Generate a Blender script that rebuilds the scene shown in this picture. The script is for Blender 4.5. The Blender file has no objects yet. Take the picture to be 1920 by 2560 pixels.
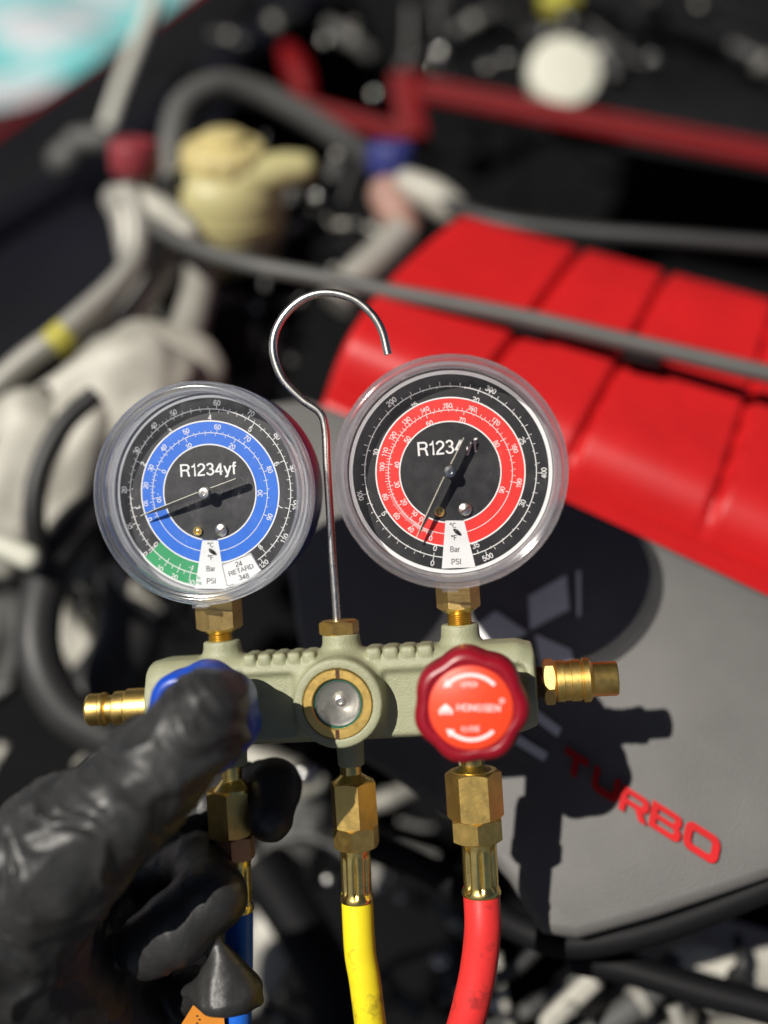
import bpy, bmesh, math, random
import numpy as np
from mathutils import Vector, Matrix, noise as mnoise

R = math.radians
mm = 0.001
random.seed(7)
rng = np.random.default_rng(7)
scene = bpy.context.scene
COL = scene.collection

# ------------------------------------------------------------------ camera
HT = 0.68866                      # 2*tan(hfov/2)
K = HT / 1920.0                   # metres per reference pixel at 1 m
PITCH = 35.0
CAM = Matrix.Translation((0, 0, 1.35)) @ Matrix.Rotation(R(90 - PITCH), 4, 'X')
cd = bpy.data.cameras.new('camera')
cam = bpy.data.objects.new('camera', cd)
COL.objects.link(cam)
cam.matrix_world = CAM
cd.sensor_fit = 'HORIZONTAL'
cd.sensor_width = 36.0
cd.lens = 18.0 / (HT / 2)
cd.clip_start = 0.01
cd.clip_end = 500
cd.dof.use_dof = True
cd.dof.focus_distance = 0.354
cd.dof.aperture_fstop = cd.lens / 13.8
scene.camera = cam

# ------------------------------------------------------------------ sky and sun
LIGHT = (CAM.to_3x3() @ Vector((0.56, -0.466, -1.0))).normalized()
TO_SUN = -LIGHT
SUN_EL = math.asin(TO_SUN.z)
SUN_AZ = math.atan2(TO_SUN.x, TO_SUN.y)
world = bpy.data.worlds.new('World')
scene.world = world
world.use_nodes = True
wn = world.node_tree
sky = wn.nodes.new('ShaderNodeTexSky')
sky.sky_type = 'NISHITA'
sky.sun_disc = False
sky.sun_elevation = SUN_EL
sky.sun_rotation = SUN_AZ
sky.altitude = 1200
sky.air_density = 0.32
sky.dust_density = 1.2
sky.ozone_density = 0.2
wn.links.new(sky.outputs[0], wn.nodes['Background'].inputs[0])
wn.nodes['Background'].inputs[1].default_value = 0.05
sl = bpy.data.lights.new('sun', 'SUN')
sl.energy = 5.0
sl.angle = R(0.5)
sl.color = (1.0, 0.95, 0.87)
so = bpy.data.objects.new('sun', sl)
COL.objects.link(so)
so.rotation_euler = LIGHT.to_track_quat('-Z', 'Y').to_euler()
so.location = (0, 0, 5)

scene.view_settings.view_transform = 'Standard'
scene.view_settings.look = 'None'
scene.view_settings.exposure = 0.0
scene.view_settings.gamma = 1.0
scene.cycles.use_denoising = True
scene.cycles.max_bounces = 14
scene.cycles.transmission_bounces = 12
scene.cycles.transparent_max_bounces = 16
scene.cycles.sample_clamp_indirect = 6.0

# ------------------------------------------------------------------ materials
def mat(name, col, rough=0.5, metal=0.0, var=0.12, vscale=60, bump=0.0, bscale=600,
        col2=None, mscale=40, mlo=0.5, mhi=0.7, spec=0.5, coat=0.0, rvar=0.0, stretch=None, bdist=0.0004):
    m = bpy.data.materials.new(name)
    m.use_nodes = True
    nt = m.node_tree
    b = nt.nodes['Principled BSDF']
    b.inputs['Metallic'].default_value = metal
    b.inputs['Roughness'].default_value = rough
    b.inputs['Specular IOR Level'].default_value = spec
    b.inputs['Coat Weight'].default_value = coat
    b.inputs['Coat Roughness'].default_value = 0.12
    tc = nt.nodes.new('ShaderNodeTexCoord')
    src = tc.outputs['Object']
    if stretch:
        mp = nt.nodes.new('ShaderNodeMapping')
        mp.inputs['Scale'].default_value = stretch
        nt.links.new(src, mp.inputs[0])
        src = mp.outputs[0]
    n1 = nt.nodes.new('ShaderNodeTexNoise')
    n1.inputs['Scale'].default_value = vscale
    n1.inputs['Detail'].default_value = 5
    nt.links.new(src, n1.inputs['Vector'])
    r1 = nt.nodes.new('ShaderNodeValToRGB')
    c = np.array(col)
    r1.color_ramp.elements[0].position = 0.3
    r1.color_ramp.elements[1].position = 0.7
    r1.color_ramp.elements[0].color = tuple(np.clip(c * (1 - var), 0, 1)) + (1,)
    r1.color_ramp.elements[1].color = tuple(np.clip(c * (1 + var), 0, 1)) + (1,)
    nt.links.new(n1.outputs['Fac'], r1.inputs[0])
    out = r1.outputs[0]
    if col2 is not None:
        n2 = nt.nodes.new('ShaderNodeTexNoise')
        n2.inputs['Scale'].default_value = mscale
        n2.inputs['Detail'].default_value = 8
        n2.inputs['Roughness'].default_value = 0.7
        nt.links.new(src, n2.inputs['Vector'])
        mr = nt.nodes.new('ShaderNodeMapRange')
        mr.inputs['From Min'].default_value = mlo
        mr.inputs['From Max'].default_value = mhi
        nt.links.new(n2.outputs['Fac'], mr.inputs['Value'])
        mx = nt.nodes.new('ShaderNodeMixRGB')
        mx.inputs[2].default_value = tuple(col2) + (1,)
        nt.links.new(mr.outputs[0], mx.inputs[0])
        nt.links.new(out, mx.inputs[1])
        out = mx.outputs[0]
    nt.links.new(out, b.inputs['Base Color'])
    if rvar:
        rr = nt.nodes.new('ShaderNodeMapRange')
        rr.inputs['To Min'].default_value = max(0.02, rough - rvar)
        rr.inputs['To Max'].default_value = min(1, rough + rvar)
        n3 = nt.nodes.new('ShaderNodeTexNoise')
        n3.inputs['Scale'].default_value = vscale * 2.3
        n3.inputs['Detail'].default_value = 6
        nt.links.new(src, n3.inputs['Vector'])
        nt.links.new(n3.outputs['Fac'], rr.inputs['Value'])
        nt.links.new(rr.outputs[0], b.inputs['Roughness'])
    if bump:
        nb = nt.nodes.new('ShaderNodeTexNoise')
        nb.inputs['Scale'].default_value = bscale
        nb.inputs['Detail'].default_value = 3
        nt.links.new(src, nb.inputs['Vector'])
        bp = nt.nodes.new('ShaderNodeBump')
        bp.inputs['Strength'].default_value = bump
        bp.inputs['Distance'].default_value = bdist
        nt.links.new(nb.outputs['Fac'], bp.inputs['Height'])
        nt.links.new(bp.outputs[0], b.inputs['Normal'])
    return m

def pane_mat(name, scratch=0.0, tint=(1, 1, 1)):
    """thin clear plastic: passes light straight through, mirrors by Fresnel, with fine scratches"""
    m = bpy.data.materials.new(name)
    m.use_nodes = True
    nt = m.node_tree
    nt.nodes.remove(nt.nodes['Principled BSDF'])
    out = nt.nodes['Material Output']
    tr = nt.nodes.new('ShaderNodeBsdfTransparent')
    tr.inputs[0].default_value = tuple(tint) + (1,)
    gl = nt.nodes.new('ShaderNodeBsdfGlossy')
    gl.inputs['Roughness'].default_value = 0.03
    fr = nt.nodes.new('ShaderNodeFresnel')
    fr.inputs['IOR'].default_value = 1.49
    m1 = nt.nodes.new('ShaderNodeMixShader')
    nt.links.new(fr.outputs[0], m1.inputs[0])
    nt.links.new(tr.outputs[0], m1.inputs[1])
    nt.links.new(gl.outputs[0], m1.inputs[2])
    last = m1
    if scratch:
        tc = nt.nodes.new('ShaderNodeTexCoord')
        def layer(scale3, rot, lo, hi):
            mp = nt.nodes.new('ShaderNodeMapping')
            mp.inputs['Scale'].default_value = scale3
            mp.inputs['Rotation'].default_value = rot
            nt.links.new(tc.outputs['Object'], mp.inputs[0])
            n = nt.nodes.new('ShaderNodeTexNoise')
            n.inputs['Scale'].default_value = 1
            n.inputs['Detail'].default_value = 6
            n.inputs['Roughness'].default_value = 0.65
            nt.links.new(mp.outputs[0], n.inputs['Vector'])
            r = nt.nodes.new('ShaderNodeMapRange')
            r.inputs['From Min'].default_value = lo
            r.inputs['From Max'].default_value = hi
            nt.links.new(n.outputs['Fac'], r.inputs['Value'])
            return r.outputs[0]
        a = layer((2600, 150, 400), (0, 0.3, 0.9), 0.61, 0.84)
        bb = layer((120, 120, 120), (0, 0, 0), 0.46, 0.66)
        mu = nt.nodes.new('ShaderNodeMath'); mu.operation = 'MULTIPLY'
        nt.links.new(a, mu.inputs[0]); nt.links.new(bb, mu.inputs[1])
        smudge = layer((260, 90, 160), (0.2, 0.1, -0.5), 0.48, 0.80)
        m3 = nt.nodes.new('ShaderNodeMath'); m3.operation = 'MULTIPLY'
        nt.links.new(smudge, m3.inputs[0]); m3.inputs[1].default_value = 0.045
        ad = nt.nodes.new('ShaderNodeMath'); ad.operation = 'ADD'; ad.use_clamp = True
        nt.links.new(mu.outputs[0], ad.inputs[0]); nt.links.new(m3.outputs[0], ad.inputs[1])
        m4 = nt.nodes.new('ShaderNodeMath'); m4.operation = 'MULTIPLY'
        nt.links.new(ad.outputs[0], m4.inputs[0]); m4.inputs[1].default_value = scratch
        df = nt.nodes.new('ShaderNodeBsdfDiffuse')
        df.inputs[0].default_value = (0.8, 0.8, 0.8, 1)
        m2 = nt.nodes.new('ShaderNodeMixShader')
        nt.links.new(m4.outputs[0], m2.inputs[0])
        nt.links.new(last.outputs[0], m2.inputs[1])
        nt.links.new(df.outputs[0], m2.inputs[2])
        last = m2
    nt.links.new(last.outputs[0], out.inputs[0])
    return m

def rim_mat(name, tint):
    """moulded clear plastic of the lens rim: refraction, some straight pass, a little haze"""
    m = bpy.data.materials.new(name)
    m.use_nodes = True
    nt = m.node_tree
    nt.nodes.remove(nt.nodes['Principled BSDF'])
    out = nt.nodes['Material Output']
    g = nt.nodes.new('ShaderNodeBsdfGlass')
    g.inputs['IOR'].default_value = 1.49
    g.inputs['Roughness'].default_value = 0.02
    g.inputs['Color'].default_value = tuple(tint) + (1,)
    tr = nt.nodes.new('ShaderNodeBsdfTransparent')
    tr.inputs[0].default_value = (0.97, 0.97, 0.97, 1)
    mx = nt.nodes.new('ShaderNodeMixShader'); mx.inputs[0].default_value = 0.62
    nt.links.new(g.outputs[0], mx.inputs[1]); nt.links.new(tr.outputs[0], mx.inputs[2])
    df = nt.nodes.new('ShaderNodeBsdfDiffuse'); df.inputs[0].default_value = (0.82, 0.84, 0.88, 1)
    tc = nt.nodes.new('ShaderNodeTexCoord')
    n = nt.nodes.new('ShaderNodeTexNoise'); n.inputs['Scale'].default_value = 150; n.inputs['Detail'].default_value = 6
    nt.links.new(tc.outputs['Object'], n.inputs['Vector'])
    r = nt.nodes.new('ShaderNodeMapRange')
    r.inputs['From Min'].default_value = 0.35; r.inputs['From Max'].default_value = 0.75
    r.inputs['To Min'].default_value = 0.01; r.inputs['To Max'].default_value = 0.06
    nt.links.new(n.outputs['Fac'], r.inputs['Value'])
    m2 = nt.nodes.new('ShaderNodeMixShader')
    nt.links.new(r.outputs[0], m2.inputs[0])
    nt.links.new(mx.outputs[0], m2.inputs[1]); nt.links.new(df.outputs[0], m2.inputs[2])
    gs = nt.nodes.new('ShaderNodeBsdfGlossy'); gs.inputs['Roughness'].default_value = 0.12
    tl = nt.nodes.new('ShaderNodeBsdfTranslucent'); tl.inputs[0].default_value = (0.9, 0.92, 0.95, 1)
    m3 = nt.nodes.new('ShaderNodeMixShader'); m3.inputs[0].default_value = 0.14
    nt.links.new(m2.outputs[0], m3.inputs[1]); nt.links.new(gs.outputs[0], m3.inputs[2])
    m4 = nt.nodes.new('ShaderNodeMixShader'); m4.inputs[0].default_value = 0.04
    nt.links.new(m3.outputs[0], m4.inputs[1]); nt.links.new(tl.outputs[0], m4.inputs[2])
    nt.links.new(m4.outputs[0], out.inputs[0])
    return m

M = {}
M['sage'] = mat('sage_cast_paint', (0.335, 0.345, 0.215), 0.38, 0, 0.07, 90, 0.6, 2300, spec=0.5, bdist=0.0004,
                col2=(0.30, 0.30, 0.22), mscale=70, mlo=0.66, mhi=0.85)
M['brass'] = mat('brass', (0.82, 0.56, 0.17), 0.40, 1.0, 0.10, 140, 0.10, 900, rvar=0.10,
                 col2=(0.50, 0.32, 0.10), mscale=90, mlo=0.55, mhi=0.8)
M['brass_bright'] = mat('polished_brass', (0.92, 0.68, 0.22), 0.27, 1.0, 0.06, 140, 0.06, 700, rvar=0.06)
M['brass_dull'] = mat('dull_brass', (0.80, 0.57, 0.22), 0.46, 1.0, 0.10, 140, 0.12, 1100, rvar=0.08,
                      col2=(0.45, 0.29, 0.12), mscale=120, mlo=0.5, mhi=0.8)
M['steel'] = mat('plated_steel', (0.80, 0.77, 0.70), 0.28, 1.0, 0.08, 200, 0.05, 900, rvar=0.08)
M['spun'] = mat('spun_aluminium', (0.66, 0.64, 0.60), 0.36, 0.95, 0.08, 300, 0.06, 2000, rvar=0.06)
M['thread_dark'] = mat('dark_thread', (0.10, 0.05, 0.03), 0.5, 0.7, 0.2, 300)
M['red_knob'] = mat('red_knob_plastic', (0.27, 0.004, 0.014), 0.34, 0, 0.12, 60, 0.10, 900, spec=0.5)
M['blue_knob'] = mat('blue_knob_plastic', (0.005, 0.062, 0.47), 0.34, 0, 0.12, 60, 0.10, 900)
M['orange_face'] = mat('orange_red_sticker', (0.88, 0.065, 0.018), 0.42, 0, 0.05, 80, 0.03, 700)
M['blue_face'] = mat('blue_sticker', (0.01, 0.12, 0.65), 0.42, 0, 0.05, 80)
M['white_print'] = mat('white_print', (0.80, 0.80, 0.80), 0.5, 0, 0.05, 300)
M['dark_print'] = mat('dark_print', (0.045, 0.045, 0.05), 0.5, 0, 0.05, 300)
M['green_print'] = mat('green_print', (0.03, 0.30, 0.13), 0.5, 0, 0.05, 300)
M['dial_black'] = mat('black_dial', (0.020, 0.020, 0.022), 0.42, 0, 0.35, 120, 0.05, 500, rvar=0.12,
                      col2=(0.045, 0.045, 0.05), mscale=110, mlo=0.5, mhi=0.85)
M['dial_black_clean'] = mat('deep_black_dial', (0.012, 0.012, 0.013), 0.42, 0, 0.35, 120, 0.05, 500, rvar=0.12, col2=(0.026, 0.026, 0.028), mscale=110, mlo=0.5, mhi=0.85)
M['dial_white'] = mat('white_dial', (0.72, 0.73, 0.74), 0.45, 0, 0.05, 120)
M['band_blue'] = mat('blue_band', (0.014, 0.135, 0.62), 0.42, 0, 0.06, 150, col2=(0.022, 0.17, 0.66), mscale=90, mlo=0.5, mhi=0.8)
M['band_red'] = mat('red_band', (0.74, 0.028, 0.022), 0.42, 0, 0.06, 150)
M['band_green'] = mat('green_band', (0.030, 0.30, 0.115), 0.42, 0, 0.06, 150)
M['needle'] = mat('black_needle', (0.008, 0.008, 0.009), 0.4, 0, 0.2, 300)
M['needle_lit_edge'] = mat('pale_lit_needle_edge', (0.72, 0.70, 0.58), 0.35, 0.0, 0.05, 300)  # pale colour stands in for sunlight on the needle's edge
M['case_blue'] = mat('dark_blue_case', (0.012, 0.03, 0.16), 0.35, 0, 0.1, 60)
M['case_red'] = mat('red_case', (0.42, 0.012, 0.016), 0.35, 0, 0.1, 60)
M['pane'] = pane_mat('clear_lens_scratched', 0.9)
M['pane2'] = pane_mat('clear_lens', 0.35)
M['sight_pane'] = pane_mat('sight_pane', 0.0)
M['rim'] = rim_mat('clear_rim', (0.95, 0.97, 1.0))
M['rim2'] = rim_mat('clear_rim_warm', (1.0, 0.95, 0.96))
M['yellow_hose'] = mat('yellow_hose_rubber', (0.88, 0.73, 0.018), 0.42, 0, 0.06, 90, 0.10, 400,
                       col2=(0.14, 0.10, 0.02), mscale=60, mlo=0.53, mhi=0.70)
M['red_hose'] = mat('red_hose_rubber', (0.74, 0.035, 0.032), 0.40, 0, 0.08, 90, 0.10, 500,
                    col2=(0.13, 0.02, 0.02), mscale=75, mlo=0.54, mhi=0.72)
M['blue_hose'] = mat('blue_hose_rubber', (0.012, 0.13, 0.62), 0.40, 0, 0.08, 90, 0.10, 500)
M['glove'] = mat('black_nitrile', (0.024, 0.024, 0.0235), 0.46, 0, 0.25, 120, 0.35, 420, rvar=0.07, spec=0.55, bdist=0.0006)
M['orange_tag'] = mat('orange_tag', (0.75, 0.27, 0.03), 0.5, 0, 0.08, 120)
M['oring'] = mat('green_o_ring', (0.01, 0.10, 0.05), 0.4)
# engine bay
M['plate'] = mat('grey_wrinkle_plate', (0.118, 0.114, 0.109), 0.55, 0, 0.14, 30, 0.5, 1400, bdist=0.0004)
M['silver'] = mat('silver_emblem', (0.80, 0.80, 0.80), 0.4, 0.0, 0.05, 60)
M['letter_red'] = mat('red_letter_paint', (0.50, 0.008, 0.011), 0.6, 0, 0.10, 60, spec=0.15)
M['cover_red'] = mat('red_cover_paint', (0.54, 0.012, 0.014), 0.44, 0, 0.10, 14, 0.25, 1200, spec=0.45, col2=(0.40, 0.010, 0.012), mscale=9, mlo=0.45, mhi=0.75)
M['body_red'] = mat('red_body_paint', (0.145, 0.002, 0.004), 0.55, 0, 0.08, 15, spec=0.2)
M['rubber'] = mat('grey_black_rubber', (0.022, 0.022, 0.022), 0.5, 0, 0.15, 40, 0.12, 400)
M['rubber_grey'] = mat('dusty_grey_rubber', (0.085, 0.085, 0.08), 0.55, 0, 0.15, 30, 0.12, 300)
M['black'] = mat('black_plastic_and_shade', (0.006, 0.006, 0.007), 0.6, 0, 0.3, 20, 0.1, 200, spec=0.15)  # black parts, also painted shade in the bay's dark areas
M['navy'] = mat('navy_black_paint', (0.006, 0.0065, 0.010), 0.55, 0, 0.3, 10, spec=0.12)
M['bay_shade'] = mat('bay_shade_black', (0.004, 0.004, 0.0045), 0.85, 0, 0.3, 10, spec=0.1)  # deep shade of the bay put into the colour
M['alu'] = mat('cast_aluminium', (0.43, 0.415, 0.36), 0.55, 0.10, 0.14, 25, 0.2, 200, col2=(0.26, 0.25, 0.21), mscale=22, mlo=0.46, mhi=0.68)
M['alu_pipe'] = mat('dull_aluminium_pipe', (0.31, 0.30, 0.265), 0.5, 0.25, 0.12, 30)
M['white_cap'] = mat('off_white_plastic_and_glint', (0.60, 0.60, 0.50), 0.5, 0, 0.04, 20)
M['reservoir'] = mat('yellowed_plastic', (0.46, 0.42, 0.20), 0.45, 0, 0.12, 18)
M['amber'] = mat('amber_plastic', (0.56, 0.47, 0.21), 0.45, 0, 0.1, 25)
M['cap_red'] = mat('dusty_red_cap', (0.24, 0.030, 0.038), 0.5, 0, 0.1, 30)
M['cap_blue'] = mat('dusty_blue_cap', (0.030, 0.038, 0.17), 0.5, 0, 0.1, 30)
M['chrome'] = mat('zinc_bolt', (0.75, 0.74, 0.72), 0.18, 1.0, 0.05, 60)
M['yellow_band'] = mat('yellow_tape', (0.42, 0.38, 0.05), 0.6)
M['brass_warm_lit'] = mat('warm_lit_brass', (0.62, 0.31, 0.15), 0.45, 0.5, 0.1, 60)  # warm light on the nut put into its brass colour
M['darkened_ground'] = mat('darkened_ground', (0.055, 0.055, 0.055), 0.85, 0, 0.2, 2, 0.3, 60)  # kept dark so the ground bounces little light
M['dusty'] = mat('dusty_red_brown', (0.34, 0.20, 0.16), 0.6, 0, 0.2, 30)
M['rim_brightener'] = mat('pale_rim_brightener', (0.42, 0.425, 0.44), 0.4, 0, 0.08, 80)  # for the pale ring added to brighten the clear rim
M['concrete'] = mat('pale_concrete', (0.50, 0.45, 0.45), 0.8, 0, 0.12, 1.2, 0.3, 30)
M['sheet'] = mat('teal_white_sheet', (0.62, 0.62, 0.65), 0.6, 0, 0.08, 3, col2=(0.07, 0.50, 0.50), mscale=1.5, mlo=0.47, mhi=0.55)
M['prop'] = mat('pale_painted_rod', (0.70, 0.70, 0.62), 0.35, 0.2, 0.06, 20)

# ------------------------------------------------------------------ helpers
WM = {}
def tag(o, label=None, cat=None, group=None, kind=None):
    if label: o['label'] = label
    if cat: o['category'] = cat
    if group: o['group'] = group
    if kind: o['kind'] = kind

def empty(name, mw, label, cat, group=None):
    o = bpy.data.objects.new(name, None)
    o.empty_display_size = 0.01
    COL.objects.link(o)
    o.matrix_world = mw
    WM[o] = mw.copy()
    tag(o, label, cat, group)
    return o

def tf(m, v):
    v = np.asarray(v, dtype=float).reshape(-1, 3)
    a = np.array(m)
    return v @ a[:3, :3].T + a[:3, 3]

def obj(name, geo, m, parent=None, frame=None, smooth=35, label=None, mats=None, midx=None):
    """one mesh object from (verts, faces); verts given in frame (default: world)"""
    v, f = geo
    v = np.asarray(v, dtype=float).reshape(-1, 3)
    if frame is not None:
        v = tf(frame, v)
    c = (v.min(0) + v.max(0)) / 2
    me = bpy.data.meshes.new(name)
    me.from_pydata((v - c).tolist(), [], [list(map(int, q)) for q in f])
    for q in (mats or [m]):
        me.materials.append(q)
    if midx is not None:
        me.polygons.foreach_set('material_index', np.asarray(midx, dtype=np.int32))
    if smooth is not None:
        me.shade_smooth()
        me.set_sharp_from_angle(angle=R(smooth))
    me.validate()
    me.update()
    o = bpy.data.objects.new(name, me)
    COL.objects.link(o)
    mw = Matrix.Translation(c)
    if parent is not None:
        o.parent = parent
        o.matrix_parent_inverse = Matrix.Identity(4)
        o.matrix_basis = WM[parent].inverted() @ mw
    else:
        o.matrix_world = mw
    WM[o] = mw
    if label: o['label'] = label
    if 'print' in name or name == 'tag_dots': o['kind'] = 'stuff'
    return o

def join(*geos):
    V, Fc, n = [], [], 0
    for v, f in geos:
        v = np.asarray(v, dtype=float).reshape(-1, 3)
        V.append(v)
        Fc += [[i + n for i in q] for q in f]
        n += len(v)
    return np.concatenate(V), Fc

def frame_of(axis, up=(0, 0, 1)):
    a = Vector(axis).normalized()
    u = Vector(up)
    if abs(a.dot(u.normalized())) > 0.95:
        u = Vector((1, 0, 0))
    x = u.cross(a).normalized()
    y = a.cross(x)
    return np.array(x), np.array(y), np.array(a)

def revolve(prof, org=(0, 0, 0), axis=(0, 0, 1), up=(0, 1, 0), seg=48, closed=False, caps=True, mod=None):
    """profile [(radius, height)] turned round axis; mod(theta, radius, height) changes the radius"""
    x, y, a = frame_of(axis, up)
    th = np.linspace(0, 2 * math.pi, seg, endpoint=False)
    V = []
    for r, h in prof:
        rr = np.full(seg, r) if mod is None else np.array([mod(t, r, h) for t in th])
        V.append(np.array(org) + np.outer(rr * np.cos(th), x) + np.outer(rr * np.sin(th), y) + h * a)
    n = len(prof)
    Fc = []
    for i in range(n if closed else n - 1):
        j = (i + 1) % n
        for s in range(seg):
            t = (s + 1) % seg
            Fc.append([i * seg + s, i * seg + t, j * seg + t, j * seg + s])
    if caps and not closed:
        Fc.append([s for s in range(seg)][::-1])
        Fc.append([(n - 1) * seg + s for s in range(seg)])
    return np.concatenate(V), Fc

def hexnut(org, axis, up, rad, h, ch=0.0, rot=0.0, seg=48, both=True):
    """hexagon with the curved chamfer lines of a turned nut; rad = corner radius"""
    x, y, a = frame_of(axis, up)
    ap = rad * math.cos(R(30))
    th = np.linspace(0, 2 * math.pi, seg, endpoint=False)
    hx = np.array([ap / math.cos(((t % R(60)) - R(30))) for t in th])
    rc = rad - (rad - ap) * 1.25 - ch * 0.3
    d = (hx - rc) * 0.6
    rings = []
    def ring(r, z):
        rings.append(np.array(org) + np.outer(r * np.cos(th + rot), x) + np.outer(r * np.sin(th + rot), y) + np.outer(z, a))
    if both:
        ring(np.full(seg, rc), np.zeros(seg))
        ring(hx, d)
    else:
        ring(hx, np.zeros(seg))
    ring(hx, h - d)
    ring(np.full(seg, rc), np.full(seg, h))
    V = np.concatenate(rings)
    Fc = []
    for i in range(len(rings) - 1):
        for s in range(seg):
            t = (s + 1) % seg
            Fc.append([i * seg + s, i * seg + t, (i + 1) * seg + t, (i + 1) * seg + s])
    Fc.append(list(range(seg))[::-1])
    Fc.append([(len(rings) - 1) * seg + s for s in range(seg)])
    return V, Fc

def spline(pts, n=10):
    p = [np.array(q, dtype=float) for q in pts]
    p = [2 * p[0] - p[1]] + p + [2 * p[-1] - p[-2]]
    out = []
    for i in range(1, len(p) - 2):
        for k in range(n):
            t = k / n
            a, b, c, d = p[i - 1], p[i], p[i + 1], p[i + 2]
            out.append(0.5 * (2 * b + (c - a) * t + (2 * a - 5 * b + 4 * c - d) * t * t + (3 * b - a - 3 * c + d) * t ** 3))
    out.append(p[-2])
    return out

def tube(pts, rad, seg=16, n=10, caps=True, round_end=False, flat=1.0):
    """swept round tube through 3D points; rad = number or one per point"""
    pr = [np.append(np.array(q, dtype=float), (rad[i] if hasattr(rad, '__len__') else rad)) for i, q in enumerate(pts)]
    sp = spline(pr, n)
    P = np.array([s[:3] for s in sp]); Rr = np.array([s[3] for s in sp])
    T = np.gradient(P, axis=0)
    T /= np.linalg.norm(T, axis=1)[:, None] + 1e-12
    u = np.array([0, 0, 1.0]) if abs(T[0][2]) < 0.9 else np.array([1.0, 0, 0])
    th = np.linspace(0, 2 * math.pi, seg, endpoint=False)
    V = []
    ends = []
    if round_end:
        ends = [(-math.cos(t), math.sin(t)) for t in (R(15), R(40), R(65))]
    def ringat(c, t, r, u):
        x = np.cross(t, u); x /= np.linalg.norm(x)
        y = np.cross(x, t)
        return c + np.outer(r * np.cos(th), x) + np.outer(r * flat * np.sin(th), y), y
    for i in range(len(P)):
        if round_end and i == 0:
            for z, s in ends:
                rg, _ = ringat(P[0] + T[0] * z * Rr[0], T[0], Rr[0] * s, u); V.append(rg)
        rg, u = ringat(P[i], T[i], Rr[i], u)
        V.append(rg)
        if round_end and i == len(P) - 1:
            for z, s in ends[::-1]:
                rg, _ = ringat(P[i] - T[i] * z * Rr[i], T[i], Rr[i] * s, u); V.append(rg)
    m = len(V)
    Fc = []
    for i in range(m - 1):
        for s in range(seg):
            t = (s + 1) % seg
            Fc.append([i * seg + s, i * seg + t, (i + 1) * seg + t, (i + 1) * seg + s])
    if caps:
        Fc.append(list(range(seg))[::-1])
        Fc.append([(m - 1) * seg + s for s in range(seg)])
    return np.concatenate(V), Fc

def slab(poly, h, nrm):
    """polygon (3D points) thickened by h along nrm"""
    p = np.array([np.array(q, dtype=float) for q in poly]); n = len(p)
    V = np.concatenate([p, p + np.array(nrm) * h])
    Fc = [list(range(n))[::-1], [n + i for i in range(n)]]
    for i in range(n):
        j = (i + 1) % n
        Fc.append([i, j, n + j, n + i])
    return V, Fc

def box(c, sx, sy, sz, x=(1, 0, 0), y=(0, 1, 0), z=(0, 0, 1)):
    c = np.array(c); x = np.array(x) * sx / 2; y = np.array(y) * sy / 2; z = np.array(z) * sz / 2
    return slab([c - x - y - z, c + x - y - z, c + x + y - z, c - x + y - z], 1.0, 2 * z)

def surface_nets(f, org, h):
    """smooth surface of a sampled distance field"""
    s = f < 0
    nx, ny, nz = f.shape
    acc = np.zeros((nx - 1, ny - 1, nz - 1, 3), dtype=np.float32)
    cnt = np.zeros((nx - 1, ny - 1, nz - 1), dtype=np.float32)
    offs = [(0, 0), (1, 0), (0, 1), (1, 1)]
    for ax in range(3):
        o1, o2 = [a for a in range(3) if a != ax]
        for (p, q) in offs:
            i0 = [slice(None)] * 3; i1 = [slice(None)] * 3
            for a in range(3):
                n = f.shape[a]
                if a == ax:
                    i0[a] = slice(0, n - 1); i1[a] = slice(1, n)
                else:
                    k = p if a == o1 else q
                    i0[a] = i1[a] = slice(k, n - 1 + k)
            i0 = tuple(i0); i1 = tuple(i1)
            A, B = f[i0], f[i1]
            ch = s[i0] != s[i1]
            t = np.where(ch, A / np.where(ch, A - B, 1), 0)
            pos = np.zeros(A.shape + (3,), dtype=np.float32)
            pos[..., ax] = t; pos[..., o1] = p; pos[..., o2] = q
            acc += pos * ch[..., None]
            cnt += ch
    act = cnt > 0
    idx = -np.ones(act.shape, dtype=np.int64)
    idx[act] = np.arange(act.sum())
    V = acc[act] / cnt[act][:, None] + np.argwhere(act)
    V = V * h + np.array(org)
    Fc = []
    for ax in range(3):
        o1, o2 = [a for a in range(3) if a != ax]
        i0 = [slice(1, -1)] * 3; i1 = [slice(1, -1)] * 3
        i0[ax] = slice(0, f.shape[ax] - 1); i1[ax] = slice(1, f.shape[ax])
        s0 = s[tuple(i0)]; s1 = s[tuple(i1)]
        e = np.argwhere(s0 != s1)
        if len(e) == 0: continue
        fl = s0[tuple(e.T)]
        c = e.copy(); c[:, o1] += 1; c[:, o2] += 1
        def cell(d1, d2):
            g = c.copy(); g[:, o1] -= d1; g[:, o2] -= d2
            return idx[tuple(g.T)]
        q = np.stack([cell(1, 1), cell(0, 1), cell(0, 0), cell(1, 0)], 1)
        flip = fl if ax != 1 else ~fl
        q[~flip] = q[~flip][:, ::-1]
        Fc.append(q)
    return V, np.concatenate(Fc).tolist()

def smin(a, b, k):
    h = np.clip(0.5 + 0.5 * (b - a) / k, 0, 1)
    return b * (1 - h) + a * h - k * h * (1 - h)
def smax(a, b, k):
    return -smin(-a, -b, k)

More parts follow.
